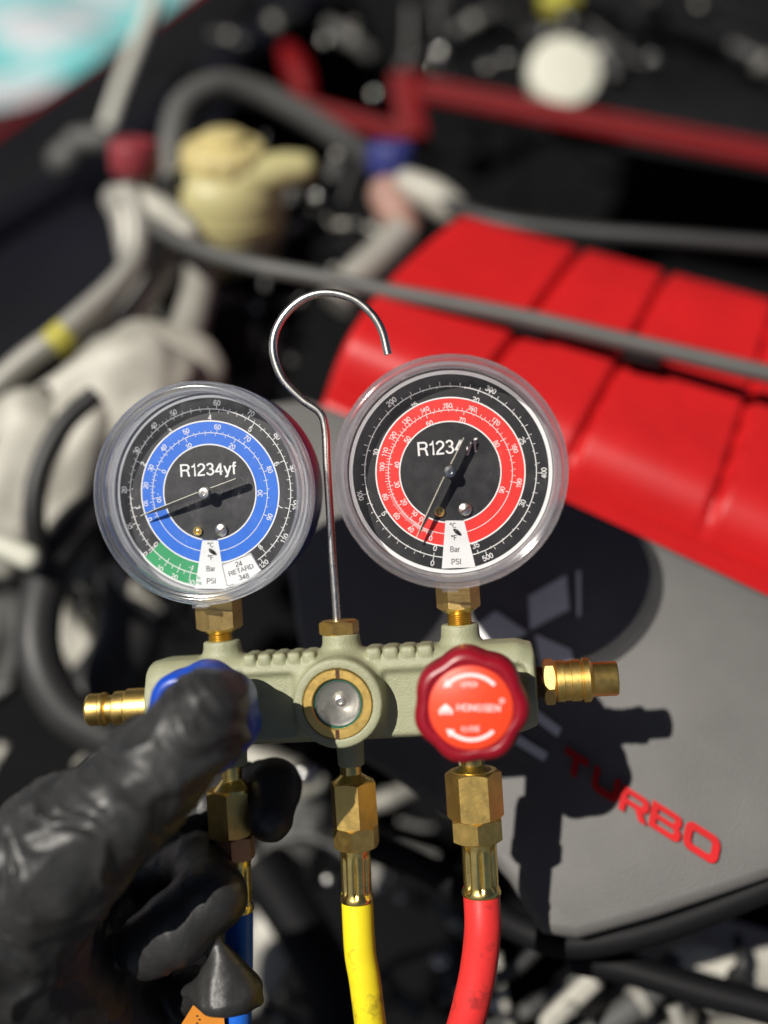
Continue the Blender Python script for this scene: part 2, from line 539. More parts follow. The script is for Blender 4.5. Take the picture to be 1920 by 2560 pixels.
_perm = rng.random((32, 32, 32)).astype(np.float32)
def vnoise(x, y, z):
    xi = np.floor(x).astype(int); yi = np.floor(y).astype(int); zi = np.floor(z).astype(int)
    xf = x - xi; yf = y - yi; zf = z - zi
    xf = xf * xf * (3 - 2 * xf); yf = yf * yf * (3 - 2 * yf); zf = zf * zf * (3 - 2 * zf)
    def g(a, b, c): return _perm[(xi + a) % 32, (yi + b) % 32, (zi + c) % 32]
    c00 = g(0, 0, 0) * (1 - xf) + g(1, 0, 0) * xf
    c10 = g(0, 1, 0) * (1 - xf) + g(1, 1, 0) * xf
    c01 = g(0, 0, 1) * (1 - xf) + g(1, 0, 1) * xf
    c11 = g(0, 1, 1) * (1 - xf) + g(1, 1, 1) * xf
    return (c00 * (1 - yf) + c10 * yf) * (1 - zf) + (c01 * (1 - yf) + c11 * yf) * zf

# print lettering: plain grotesque letters drawn as even strokes (unit = cap height)
def _E(cx, cy, rx, ry, a0, a1, n=14):
    return [(cx + rx * math.cos(R(a0 + (a1 - a0) * k / n)), cy + ry * math.sin(R(a0 + (a1 - a0) * k / n))) for k in range(n + 1)]
GL_ = {
 '0': (.56, [_E(.28, .5, .22, .44, 90, 450, 24)]),
 '1': (.40, [[(.06, .74), (.18, .78), (.25, .86), (.28, .94), (.28, .0)]]),
 '2': (.56, [_E(.28, .70, .21, .24, 170, -35) + [(.40, .50), (.12, .24), (.06, .06), (.51, .06)]]),
 '3': (.56, [_E(.27, .73, .19, .21, 165, -90) + [(.22, .52)], _E(.27, .29, .22, .23, 90, -170)]),
 '4': (.56, [[(.52, .28), (.05, .28), (.38, .92)], [(.385, .94), (.385, .0)]]),
 '5': (.56, [[(.48, .94), (.13, .94), (.09, .52), (.15, .56)] + _E(.28, .34, .22, .28, 120, -165)]),
 '6': (.56, [_E(.29, .64, .21, .30, 35, 175) + [(.07, .42)], _E(.285, .32, .21, .26, 180, 540, 24)]),
 '7': (.56, [[(.05, .93), (.51, .93), (.34, .62), (.24, .3), (.20, .0)]]),
 '8': (.56, [_E(.28, .73, .18, .21, 90, 450, 20), _E(.28, .28, .22, .23, 90, 450, 20)]),
 '9': (.56, [_E(.275, .68, .21, .26, 0, 360, 24), [(.49, .60)] + _E(.27, .36, .21, .30, -5, -145)]),
 '-': (.36, [[(.05, .38), (.31, .38)]]),
 'R': (.70, [[(.09, 0), (.09, .94), (.42, .94)] + _E(.42, .72, .20, .22, 90, -90) + [(.09, .50)], [(.42, .49), (.53, .42), (.58, .26), (.60, .08), (.66, .0)]]),
 'y': (.50, [[(.04, .70), (.25, .04)], [(.47, .70), (.25, .02), (.19, -.14), (.06, -.16)]]),
 'f': (.32, [[(.13, 0), (.13, .80), (.17, .92), (.30, .93)], [(.02, .66), (.29, .66)]]),
 'B': (.66, [[(.09, .06), (.09, .94), (.36, .94)] + _E(.36, .73, .17, .21, 90, -90) + [(.09, .52)], [(.36, .52)] + _E(.38, .29, .20, .23, 90, -90) + [(.09, .06)]]),
 'a': (.56, [_E(.26, .50, .18, .18, 160, 0) + [(.44, .12), (.50, .05)], _E(.25, .21, .19, .16, 50, 310)]),
 'r': (.34, [[(.08, 0), (.08, .70)], [(.08, .48), (.16, .62), (.31, .66)]]),
 'P': (.64, [[(.09, 0), (.09, .94), (.36, .94)] + _E(.36, .69, .20, .25, 90, -90) + [(.09, .44)]]),
 'S': (.64, [_E(.32, .73, .23, .21, 20, 250) + _E(.32, .28, .25, .23, 80, -160)]),
 'I': (.24, [[(.12, 0), (.12, .98)]]),
 'C': (.70, [_E(.37, .5, .29, .44, 40, 320, 20)]),
 'F': (.58, [[(.09, 0), (.09, .94), (.54, .94)], [(.09, .52), (.48, .52)]]),
 'E': (.62, [[(.56, .06), (.09, .06), (.09, .94), (.55, .94)], [(.09, .52), (.51, .52)]]),
 'T': (.58, [[(.03, .94), (.55, .94)], [(.29, .9), (.29, 0)]]),
 'A': (.66, [[(.04, 0), (.33, .96), (.62, 0)], [(.15, .32), (.51, .32)]]),
 'D': (.70, [[(.09, .06), (.09, .94), (.32, .94)] + _E(.32, .5, .29, .44, 90, -90) + [(.09, .06)]]),
 'O': (.76, [_E(.38, .5, .31, .44, 90, 450, 28)]),
 'N': (.70, [[(.09, 0), (.09, .96)], [(.09, .94), (.60, .06)], [(.60, .04), (.60, 1.0)]]),
 'L': (.56, [[(.09, 1.0), (.09, .06), (.52, .06)]]),
 'G': (.76, [_E(.38, .5, .31, .44, 45, 330, 22) + [(.67, .48), (.42, .48)]]),
 'H': (.72, [[(.09, 0), (.09, 1.0)], [(.63, 0), (.63, 1.0)], [(.09, .52), (.63, .52)]]),
 'n': (.54, [[(.09, 0), (.09, .70)], [(.09, .46)] + _E(.27, .46, .18, .20, 170, 0, 10) + [(.45, 0)]]),
 'g': (.56, [_E(.27, .36, .19, .30, 0, 360, 20), [(.46, .70), (.46, .0)] + _E(.28, -.02, .18, .18, 0, -150, 8)]),
 '°': (.36, [_E(.18, .82, .12, .13, 0, 360, 14)]),
}
_tc = {}
def glyphs(body, wt=0.125):
    if (body, wt) in _tc: return _tc[(body, wt)]
    V, Fc, x0, n = [], [], 0.0, 0
    for ch in body:
        adv, strokes = GL_[ch]
        for st in strokes:
            p = np.array(st, dtype=float); p[:, 0] += x0
            p = p[np.r_[True, np.linalg.norm(np.diff(p, axis=0), axis=1) > 1e-4]]
            closed = np.linalg.norm(p[0] - p[-1]) < 1e-6
            if closed: p = p[:-1]
            m = len(p); L = []
            for i in range(m):
                a = p[i] - p[i - 1] if (i > 0 or closed) else p[1] - p[0]
                b = p[(i + 1) % m] - p[i] if (i < m - 1 or closed) else p[-1] - p[-2]
                a = a / np.linalg.norm(a); b = b / np.linalg.norm(b)
                t = a + b; t = t / (np.linalg.norm(t) + 1e-9)
                nn = np.array([-t[1], t[0]]); na = np.array([-a[1], a[0]])
                L.append(nn * wt / 2 / max(0.45, nn @ na))
            L = np.array(L)
            V += list(p + L) + list(p - L)
            for i in range(m if closed else m - 1):
                j = (i + 1) % m
                Fc.append([n + m + i, n + m + j, n + j, n + i])
            n += 2 * m
        x0 += adv + 0.05
    V = np.array(V); lo = V.min(0); hi = V.max(0)
    V = V - (lo + hi) / 2
    _tc[(body, wt)] = (V, Fc, hi[0] - lo[0], hi[1] - lo[1])
    return _tc[(body, wt)]

def loops_mesh(loops, depth, bevel=0.0):
    """filled 2D outline with holes, extruded"""
    cu = bpy.data.curves.new('outline', 'CURVE')
    cu.dimensions = '2D'; cu.fill_mode = 'BOTH'; cu.extrude = depth / 2
    for lp in loops:
        s = cu.splines.new('POLY')
        s.points.add(len(lp) - 1)
        for i, (a, b) in enumerate(lp): s.points[i].co = (a, b, 0, 1)
        s.use_cyclic_u = True
    o = bpy.data.objects.new('outline', cu)
    COL.objects.link(o)
    dg = bpy.context.evaluated_depsgraph_get()
    me = o.evaluated_get(dg).to_mesh()
    v = np.array([q.co[:] for q in me.vertices]); f = [list(p.vertices) for p in me.polygons]
    o.evaluated_get(dg).to_mesh_clear()
    bpy.data.objects.remove(o); bpy.data.curves.remove(cu)
    v[:, 2] += depth / 2
    return v, f

class Print:
    """flat print gathered into one mesh (mm in, metres out)"""
    def __init__(s, z): s.V = []; s.F = []; s.n = 0; s.z = z
    def add(s, v, f):
        s.V.append(np.c_[np.asarray(v, dtype=float)[:, :2], np.full(len(v), s.z)])
        s.F += [[i + s.n for i in q] for q in f]; s.n += len(v)
    def text(s, body, x, y, rot=0.0, h=1.8, w=None):
        v, f, bw, bh = glyphs(body)
        sy = h / bh; sx = (w / bw) if w else sy
        q = np.c_[v[:, 0] * sx, v[:, 1] * sy]
        c, n = math.cos(rot), math.sin(rot)
        s.add(np.c_[q[:, 0] * c - q[:, 1] * n + x, q[:, 0] * n + q[:, 1] * c + y], f)
    def arc(s, r0, r1, p0, p1, n=96):
        """ring sector, angles in degrees clockwise from straight down"""
        a = np.radians(np.linspace(p0, p1, n))
        i = np.c_[-np.sin(a) * r0, -np.cos(a) * r0]; o = np.c_[-np.sin(a) * r1, -np.cos(a) * r1]
        s.add(np.concatenate([i, o]), [[k, k + 1, n + k + 1, n + k] for k in range(n - 1)])
    def tick(s, phi, r0, r1, w):
        a = R(phi); d = np.array([-math.sin(a), -math.cos(a)]); t = np.array([d[1], -d[0]]) * w / 2
        s.add(np.array([d * r0 - t, d * r1 - t, d * r1 + t, d * r0 + t]), [[0, 1, 2, 3]])
    def poly(s, pts): s.add(np.array(pts), [list(range(len(pts)))])
    def line(s, a, b, w):
        a = np.array(a, dtype=float); b = np.array(b, dtype=float); d = b - a; d /= np.linalg.norm(d)
        t = np.array([-d[1], d[0]]) * w / 2
        s.add(np.array([a - t, b - t, b + t, a + t]), [[0, 1, 2, 3]])
    def geo(s):
        v = np.concatenate(s.V) * mm
        return v, s.F

# ------------------------------------------------------------------ frames
D = 0.36
def W(px, py, d):
    """world point seen at a reference pixel, d metres in front of the lens"""
    return np.array(CAM @ Vector(((px - 960) * K * d, (1280 - py) * K * d, -d)))
TILT, YAW = R(3.7), R(-5.0)
MAN = CAM @ Matrix.Translation((0, 0, -D)) @ Matrix.Rotation(TILT, 4, 'Z') @ Matrix.Rotation(YAW, 4, 'Y')
MINV = MAN.inverted()
_co = MINV @ CAM.translation
def Fp(px, py, z=0.0):
    """point of the manifold's own frame at height z (m) above its middle plane"""
    d = (MINV @ Vector(W(px, py, 1.0))) - _co
    t = (z - _co.z) / d.z
    return np.array(_co + d * t)
def toward(n):           # camera-frame direction -> world
    return np.array(CAM.to_3x3() @ Vector(n))

# ================================================================== SETTING
def ground():
    s = 60.0
    n = 24
    g = np.linspace(-s, s, n)
    V = np.array([(x, y, 0.0) for y in g for x in g])
    Fc = [[j * n + i, j * n + i + 1, (j + 1) * n + i + 1, (j + 1) * n + i] for j in range(n - 1) for i in range(n - 1)]
    o = obj('ground', (V, Fc), M['darkened_ground'])
    tag(o, 'unseen ground round the car, darkened to cut bounced light', None, None, 'structure')
ground()

def ground_hit(px, py):
    o = np.array(CAM.translation); d = W(px, py, 1.0) - o
    return o + d * (-o[2] / d[2])

def pavement():
    q = [(-9, 2.2), (6, 2.2), (6, 40), (-9, 40)]
    o = obj('pavement', slab([(x, y, 0.0) for x, y in q], 0.06, (0, 0, 1)), M['concrete'], smooth=None)
    tag(o, 'pale sunlit concrete pavement beyond the car', None, None, 'structure')
pavement()

def sheet():
    a = ground_hit(-350, 420); b = ground_hit(520, 330); c = ground_hit(760, -120); e = ground_hit(-350, -60)
    n = 40
    V = []
    for j in range(n):
        for i in range(n):
            u, v = i / (n - 1), j / (n - 1)
            p = (a * (1 - u) + b * u) * (1 - v) + (e * (1 - u) + c * u) * v
            p = p + np.array([0, 0, 0.08 + 0.22 * (0.5 + mnoise.noise(Vector((p[0] * 1.4, p[1] * 1.4, 3))))])
            V.append(p)
    Fc = [[j * n + i, j * n + i + 1, (j + 1) * n + i + 1, (j + 1) * n + i] for j in range(n - 1) for i in range(n - 1)]
    o = obj('ground_sheet', (V, Fc), M['sheet'])
    tag(o, 'rumpled teal and white sheet lying on the ground beyond the fender', 'sheet')
sheet()

# ================================================================== CAR BODY
car = empty('car', Matrix.Translation(Vector(W(960, 1280, 0.9))),
            'dark engine bay of a red car behind the gauges, its bonnet propped open', 'car')
nin = toward((0, 0, 1))
# sheet closing the bay behind everything, its black standing for deep shade
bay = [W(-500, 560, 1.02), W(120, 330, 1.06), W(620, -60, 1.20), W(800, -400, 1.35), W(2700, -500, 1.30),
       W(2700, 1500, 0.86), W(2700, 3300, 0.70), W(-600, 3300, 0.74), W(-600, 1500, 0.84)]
obj('bay_shade_sheet', slab(bay, 0.01, -nin), M['bay_shade'], car, smooth=None)
# inner wing running up to the right, with its red outer edge
def strip(a0, a1, b0, b1, n=24, m=10, bulge=0.0):
    V = []
    for j in range(m):
        for i in range(n):
            u, v = i / (n - 1), j / (m - 1)
            p = (a0 * (1 - u) + a1 * u) * (1 - v) + (b0 * (1 - u) + b1 * u) * v
            p = p + nin * bulge * math.sin(math.pi * v)
            V.append(p)
    Fc = [[j * n + i, j * n + i + 1, (j + 1) * n + i + 1, (j + 1) * n + i] for j in range(m - 1) for i in range(n - 1)]
    V = np.array(V)
    k = len(V)
    V2 = np.concatenate([V, V - nin * 0.012])
    F2 = Fc + [[q + k for q in f][::-1] for f in Fc]
    edge = [i for i in range(n)] + [j * n + n - 1 for j in range(1, m)] + [(m - 1) * n + i for i in range(n - 2, -1, -1)] + [j * n for j in range(m - 2, 0, -1)]
    for i in range(len(edge)):
        a, b = edge[i], edge[(i + 1) % len(edge)]
        F2.append([b, a, a + k, b + k])
    return V2, F2
obj('fender', strip(W(-260, 520, 0.92), W(760, -200, 1.16), W(-260, 800, 0.80), W(860, 40, 1.02), bulge=0.012), M['black'], car)
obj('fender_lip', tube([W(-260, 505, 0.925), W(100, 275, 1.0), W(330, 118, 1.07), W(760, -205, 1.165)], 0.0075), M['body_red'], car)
obj('wheel_arch', strip(W(-300, 740, 0.80), W(640, 180, 0.98), W(-300, 1150, 0.72), W(380, 640, 0.80), bulge=0.02), M['navy'], car)
obj('arch_rail', tube([W(-200, 690, 0.80), W(250, 420, 0.88), W(640, 110, 0.96), W(800, 0, 1.0)], 0.018), M['navy'], car)
# prop rod and its bracket
rod = obj('prop_rod', tube([W(262, 345, 0.80), W(300, 230, 0.83), W(345, 110, 0.86), W(392, -20, 0.89), W(460, -260, 0.95)], 0.0062), M['prop'], car)
obj('rod_bracket', join(tube([W(195, 355, 0.80), W(265, 350, 0.80)], 0.010, round_end=True),
                        tube([W(160, 400, 0.81), W(205, 365, 0.81)], 0.012, round_end=True)), M['rubber_grey'], rod)
# red cross member, upper right
def beam(p, q, w, h, up):
    p, q, up = np.array(p), np.array(q), np.array(up)
    a = q - p; L = np.linalg.norm(a); a /= L
    s = np.cross(a, up); s /= np.linalg.norm(s); u = np.cross(s, a)
    prof = []
    for ang in range(0, 360, 15):
        c, n = math.cos(R(ang)), math.sin(R(ang))
        prof.append((math.copysign(abs(c) ** 0.4, c) * w / 2, math.copysign(abs(n) ** 0.4, n) * h / 2))
    m = len(prof)
    V = [pt + s * x + u * y for pt in (p, p + a * L * .33, p + a * L * .66, q) for x, y in prof]
    Fc = [[k * m + i, k * m + (i + 1) % m, (k + 1) * m + (i + 1) % m, (k + 1) * m + i] for k in range(3) for i in range(m)]
    Fc += [list(range(m))[::-1], [3 * m + i for i in range(m)]]
    return np.array(V), Fc
upv = toward((0.25, 0.9, 0.35))
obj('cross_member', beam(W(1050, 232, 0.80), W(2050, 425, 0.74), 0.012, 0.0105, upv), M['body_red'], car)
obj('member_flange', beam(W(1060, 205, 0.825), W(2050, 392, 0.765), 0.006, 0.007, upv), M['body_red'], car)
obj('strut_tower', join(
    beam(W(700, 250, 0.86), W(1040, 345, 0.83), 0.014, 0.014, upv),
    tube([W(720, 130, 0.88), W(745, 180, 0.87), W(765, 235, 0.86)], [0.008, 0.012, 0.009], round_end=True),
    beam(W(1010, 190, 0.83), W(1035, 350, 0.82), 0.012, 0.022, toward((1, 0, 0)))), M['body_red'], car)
cowl = obj('cowl', strip(W(1450, 60, 0.98), W(2200, 200, 0.95), W(1350, 330, 0.90), W(2200, 480, 0.86), bulge=0.02), M['black'], car)  # shade under the bonnet put into the black colour
for i in range(3):
    obj('cowl_rib', tube([W(1420 + 40 * i, -20 - 45 * i, 0.95), W(1700, 62 - 45 * i, 0.94), W(2100, 205 - 60 * i, 0.93)], 0.011), M['black'], cowl)
# the propped-open bonnet, above the frame
hd = W(2050, 385, .765) - W(1060, 195, .825); hd[2] = 0; hd /= np.linalg.norm(hd)
fw = np.cross(np.array([0, 0, 1.0]), hd); fw /= np.linalg.norm(fw)
if fw[1] < 0: fw = -fw
hin = W(1500, -330, 1.18)
hup = np.array([0, 0, math.sin(R(68))]) - fw * math.cos(R(68))
bon = [hin - hd * 0.85, hin + hd * 0.85, hin + hd * 0.78 + hup * 1.0, hin - hd * 0.78 + hup * 1.0]
obj('bonnet', slab(bon, 0.02, np.cross(hd, hup)), M['black'], car, smooth=None)
# unseen car nose under the lens, added in black to block light off the ground
nose = [np.array((-1.0, 0.30, 0.80)), np.array((1.0, 0.30, 0.80)), np.array((1.0, 0.12, 0.76)), np.array((-1.0, 0.12, 0.76))]
obj('nose_bounce_blocker', join(slab(nose, 0.04, (0, 0, -1)), slab([(-1.0, 0.12, 0.76), (1.0, 0.12, 0.76), (1.0, 0.10, 0.18), (-1.0, 0.10, 0.18)], 0.04, (0, 1, 0))), M['black'], car, smooth=None)
# off-white cap standing behind the cross member
cp = obj('filler_cap', revolve([(0.0265, 0), (0.0275, 0.002), (0.0275, 0.010), (0.0265, 0.0125), (0.023, 0.0135)],
         W(1403, 196, 0.85), toward((0.05, 0.10, 1)), seg=40), M['white_cap'], car)
obj('cap_collar', revolve([(0.022, -0.016), (0.022, 0.0), (0.026, 0.001)], W(1403, 196, 0.85), toward((0.05, 0.10, 1)), seg=32), M['white_cap'], cp)

# ================================================================== ENGINE
eng = empty('engine', Matrix.Translation(Vector(W(1300, 1500, 0.6))),
            'engine under a ribbed red cover with hoses, reservoir and a grey front cover lettered TURBO', 'engine')
# ---- grey front cover
pp = [W(1440, 1930, 0.408), W(790, 1500, 0.455), W(1600, 1500, 0.427)]
PN = np.cross(pp[1] - pp[0], pp[2] - pp[0]); PN /= np.linalg.norm(PN)
if PN @ nin < 0: PN = -PN
def on_plate(px, py, off=0.0):
    o = np.array(CAM.translation); d = W(px, py, 1.0) - o
    t = ((pp[0] + PN * off - o) @ PN) / (d @ PN)
    return o + d * t
outline = [(640, 1010), (760, 990), (1300, 1190), (2050, 1540), (2050, 2150), (1820, 2230), (1640, 2290), (1440, 2345),
           (1350, 2330), (1270, 2200), (1130, 2040), (960, 1930), (830, 1850), (770, 1740), (735, 1560), (690, 1240)]
plate_poly = [on_plate(*q) for q in outline]
def bevel_slab(poly, h, n, b):
    p = np.array(poly); c = p.mean(0)
    def inset(q, e):
        out = []
        m = len(q)
        for i in range(m):
            a = q[i] - q[i - 1]; d = q[(i + 1) % m] - q[i]
            a /= np.linalg.norm(a); d /= np.linalg.norm(d)
            na = np.cross(n, a); nd = np.cross(n, d)
            if na @ (c - q[i]) < 0: na = -na
            if nd @ (c - q[i]) < 0: nd = -nd
            s = na + nd; s /= np.linalg.norm(s)
            out.append(q[i] + s * e)
        return np.array(out)
    rings = [p - n * h, p - n * b, inset(p, b * 0.3) - n * b * 0.3, inset(p, b)]
    m = len(p)
    V = np.concatenate(rings); Fc = []
    for k in range(3):
        for i in range(m):
            j = (i + 1) % m
            Fc.append([k * m + i, k * m + j, (k + 1) * m + j, (k + 1) * m + i])
    Fc.append([3 * m + i for i in range(m)]); Fc.append(list(range(m))[::-1])
    return V, Fc
plate = obj('front_cover', bevel_slab(plate_poly, 0.014, PN, 0.004), M['plate'], eng, smooth=50)
# three-diamond emblem, two bars, raised letters
def on_plate_slab(pts, h): return slab([on_plate(a, b, 0.0003) for a, b in pts], h, PN)
ctr = (1330, 1584)
dia = [[(1326, 1576), (1322, 1494), (1416, 1440), (1424, 1524)],
       [(1318, 1582), (1240, 1530), (1164, 1590), (1236, 1636)],
       [(1338, 1588), (1428, 1626), (1446, 1706), (1354, 1668)]]
for q in dia:
    obj('emblem_diamond', on_plate_slab(q, 0.0016), M['silver'], plate, smooth=None)
obj('emblem_edge', on_plate_slab([(1442, 1432), (1452, 1430), (1453, 1540), (1444, 1545)], 0.002), M['silver'], plate, smooth=None)
for q in ([(1332, 1796), (1344, 1777), (1404, 1822), (1394, 1843)], [(1286, 1858), (1298, 1839), (1370, 1884), (1360, 1904)]):
    obj('bar_mark', on_plate_slab(q, 0.0012), M['silver'], plate, smooth=None)
def rr(x0, y0, x1, y1, r, n=6):
    out = []
    for cx, cy, a0 in ((x1 - r, y1 - r, 0), (x0 + r, y1 - r, 90), (x0 + r, y0 + r, 180), (x1 - r, y0 + r, 270)):
        for k in range(n + 1):
            a = R(a0 + 90 * k / n); out.append((cx + r * math.cos(a), cy + r * math.sin(a)))
    return out
LET = {
 'T': [[(0, 1), (1.4, 1), (1.4, .73), (.86, .73), (.86, 0), (.54, 0), (.54, .73), (0, .73)]],
 'U': [[(0, 1), (0, .3), (.05, .14), (.15, .04), (.32, 0), (1.18, 0), (1.35, .04), (1.45, .14), (1.5, .3), (1.5, 1), (1.18, 1),
        (1.18, .36), (1.13, .29), (1.05, .27), (.45, .27), (.37, .29), (.32, .36), (.32, 1)]],
 'R': [[(0, 0), (0, 1), (1.18, 1), (1.38, .95), (1.48, .82), (1.48, .58), (1.38, .42), (1.2, .37), (1.5, 0), (1.1, 0), (.82, .36), (.32, .36), (.32, 0)],
       [(.32, .58), (1.08, .58), (1.16, .62), (1.16, .72), (1.08, .77), (.32, .77)]],
 'B': [[(0, 0), (0, 1), (1.2, 1), (1.38, .95), (1.46, .82), (1.46, .66), (1.36, .53), (1.48, .42), (1.52, .3), (1.48, .1), (1.34, .02), (1.2, 0)],
       [(.32, .60), (1.08, .60), (1.14, .64), (1.14, .74), (1.08, .78), (.32, .78)],
       [(.32, .21), (1.1, .21), (1.19, .26), (1.19, .36), (1.1, .41), (.32, .41)]],
 'O': [rr(0, 0, 1.5, 1, .34), rr(.32, .25, 1.18, .75, .13)]}
for ch, (px, py), wd, ht in zip('TURBO', ((1441, 1915), (1515, 1963), (1586, 2014), (1664, 2056), (1753, 2107)),
                                (74, 78, 82, 92, 104), (56, 58, 60, 64, 68)):
    c = on_plate(px, py, 0.0003)
    ex = on_plate(px + 0.845 * wd, py + 0.535 * wd, 0.0003) - c
    ey = on_plate(px + 0.20 * ht, py - 0.98 * ht, 0.0003) - c
    v, f = loops_mesh(LET[ch], 1.0)
    P = c + np.outer(v[:, 0] / 1.5 - 0.5, ex) + np.outer(v[:, 1] - 0.5, ey) + np.outer(v[:, 2] * 0.0022, PN)
    obj('letter', (P, f), M['letter_red'], plate, smooth=None, label='raised red letter ' + ch)

# ---- ribbed red cover: raised panels with grooves between, rolled front edge and flange
def red_cover():
    TL, TR, BR, BL = W(1150, 570, 0.60), W(2200, 850, 0.585), W(2200, 1690, 0.446), W(775, 1020, 0.492)
    nrm = np.cross(TR - TL, BL - TL); nrm /= np.linalg.norm(nrm)
    if nrm @ nin < 0: nrm = -nrm
    gro = [0.0, 0.315, 0.515, 0.765, 1.0]
    NU, NV = 150, 90
    V = []
    for j in range(NV):
        v = j / (NV - 1)
        for i in range(NU):
            u = i / (NU - 1)
            base = (TL * (1 - u) + TR * u) * (1 - v) + (BL * (1 - u) + BR * u) * v
            # left end bulges outward
            e = math.exp(-(u / 0.10) ** 2) * math.sin(math.pi * min(1, v * 0.95))
            base = base - (TR - TL) / np.linalg.norm(TR - TL) * 0.010 * e
            uu = u + 0.02 + 0.065 * v
            dg = min(abs(uu - g) for g in gro[1:-1])
            groove = math.exp(-(dg / 0.009) ** 4)
            endl = max(0.0, 1 - u / 0.028)
            vr = v / 0.84
            if vr <= 1:
                dome = 0.017 * (1 - (2 * min(vr, 1) - 1) ** 12)
                h = dome - 0.006 * groove * min(1, dome / 0.012) - 0.030 * endl ** 2
                V.append(base + nrm * h)
            else:
                t = (vr - 1) / (1 / 0.84 - 1)
                h = -0.006 * math.exp(-(t / 0.12) ** 2) + 0.002 * t - (0.010 * max(0, t - 0.72) / 0.28) - 0.030 * endl ** 2
                V.append(base + nrm * h)
    Fc = [[j * NU + i, j * NU + i + 1, (j + 1) * NU + i + 1, (j + 1) * NU + i] for j in range(NV - 1) for i in range(NU - 1)]
    V = np.array(V)
    n0 = len(V)
    rim = [i for i in range(NU)] + [j * NU + NU - 1 for j in range(1, NV)] + [(NV - 1) * NU + i for i in range(NU - 2, -1, -1)] + [j * NU for j in range(NV - 2, 0, -1)]
    V = np.concatenate([V, V[rim] - nrm * 0.014])
    for a in range(len(rim)):
        b = (a + 1) % len(rim)
        Fc.append([rim[b], rim[a], n0 + a, n0 + b])
    o = obj('engine_cover', (V, Fc), M['cover_red'], eng, smooth=60)
    def at(u, v, h):
        return (TL * (1 - u) + TR * u) * (1 - v) + (BL * (1 - u) + BR * u) * v + nrm * h
    return o, at, nrm
cover, cov_at, cov_n = red_cover()

# ---- hoses and pipes
def hose(name, pts, r, m, **kw):
    return obj(name, tube([W(*p) for p in pts], r, **kw), m, eng)
h1 = hose('coolant_hose', [(380, 560, 0.60), (470, 612, 0.57), (620, 660, 0.548), (800, 695, 0.537), (1000, 735, 0.524), (1300, 793, 0.514), (1600, 862, 0.504), (2050, 965, 0.489)], 0.0042, M['rubber_grey'])
for px, py, d in ((1322, 812, 0.519), (1602, 882, 0.509)):
    c = W(px, py, d)
    obj('hose_clip', box(c, 0.016, 0.010, 0.012, toward((0.97, -0.23, 0)), toward((0.23, 0.97, 0)), toward((0, 0, 1))), M['black'], h1, smooth=None)
h2 = hose('vacuum_hose', [(1075, 480, 0.64), (1120, 512, 0.635), (1250, 555, 0.62), (1450, 580, 0.61), (1700, 598, 0.60), (2050, 625, 0.59)], 0.0050, M['rubber'])
h3 = hose('return_hose', [(440, 520, 0.66), (428, 400, 0.66), (455, 270, 0.67), (540, 215, 0.68), (640, 232, 0.69), (760, 290, 0.70), (880, 368, 0.71), (960, 430, 0.72)], 0.0085, M['rubber_grey'])
hose('fuel_pipe', [(-60, 1010, 0.56), (60, 905, 0.565), (160, 830, 0.57), (290, 715, 0.585), (340, 640, 0.595), (345, 540, 0.60), (320, 480, 0.605)], 0.0068, M['alu_pipe'])
fp = [o for o in eng.children if o.name.startswith('fuel_pipe')][0]
obj('pipe_band', tube([W(128, 866, 0.566), W(168, 828, 0.568)], 0.0076), M['yellow_band'], fp)
hose('heater_pipe', [(300, 830, 0.60), (400, 690, 0.62), (440, 620, 0.63)], 0.008, M['alu_pipe'])
hose('bracket_arm', [(232, 930, 0.58), (240, 800, 0.59)], 0.009, M['alu_pipe'])
hose('throttle_pipe', [(450, 880, 0.60), (480, 790, 0.61), (500, 700, 0.62), (490, 600, 0.63)], [0.012, 0.010, 0.009, 0.007], M['alu_pipe'])
hose('radiator_hose', [(330, 1225, 0.57), (205, 1300, 0.55), (125, 1430, 0.535), (95, 1620, 0.52), (170, 1780, 0.515), (330, 1870, 0.515), (430, 1930, 0.52)], 0.0105, M['rubber'])
hose('breather_hose', [(240, 985, 0.53), (160, 1060, 0.525), (100, 1180, 0.52), (85, 1300, 0.52), (110, 1420, 0.53)], 0.0052, M['rubber'])
hose('bypass_hose', [(-60, 1160, 0.55), (60, 1040, 0.555), (150, 960, 0.565), (240, 900, 0.58)], 0.0052, M['black'])
hose('oil_hose', [(300, 1330, 0.60), (330, 1500, 0.59), (300, 1650, 0.58), (200, 1780, 0.57)], 0.018, M['rubber'])
hose('dipstick_tube', [(-60, 1345, 0.50), (20, 1372, 0.50), (74, 1396, 0.50)], 0.0056, M['white_cap'], round_end=True)  # off-white colour stands in for a chrome glint
hose('front_hose', [(930, 2120, 0.47), (1080, 2180, 0.45), (1240, 2290, 0.425), (1400, 2355, 0.41), (1560, 2340, 0.402), (1740, 2285, 0.398), (2000, 2180, 0.392)], 0.0056, M['black'])
hose('lower_hose', [(1440, 2400, 0.44), (1560, 2420, 0.43), (1750, 2475, 0.42), (2000, 2540, 0.41)], 0.0058, M['black'])
hose('drain_hose', [(640, 2150, 0.55), (760, 2330, 0.54), (830, 2480, 0.53), (860, 2640, 0.52)], 0.013, M['black'])
hose('rear_loom', [(1030, 190, 0.95), (1150, 110, 0.97), (1320, 60, 1.0)], 0.008, M['black'])

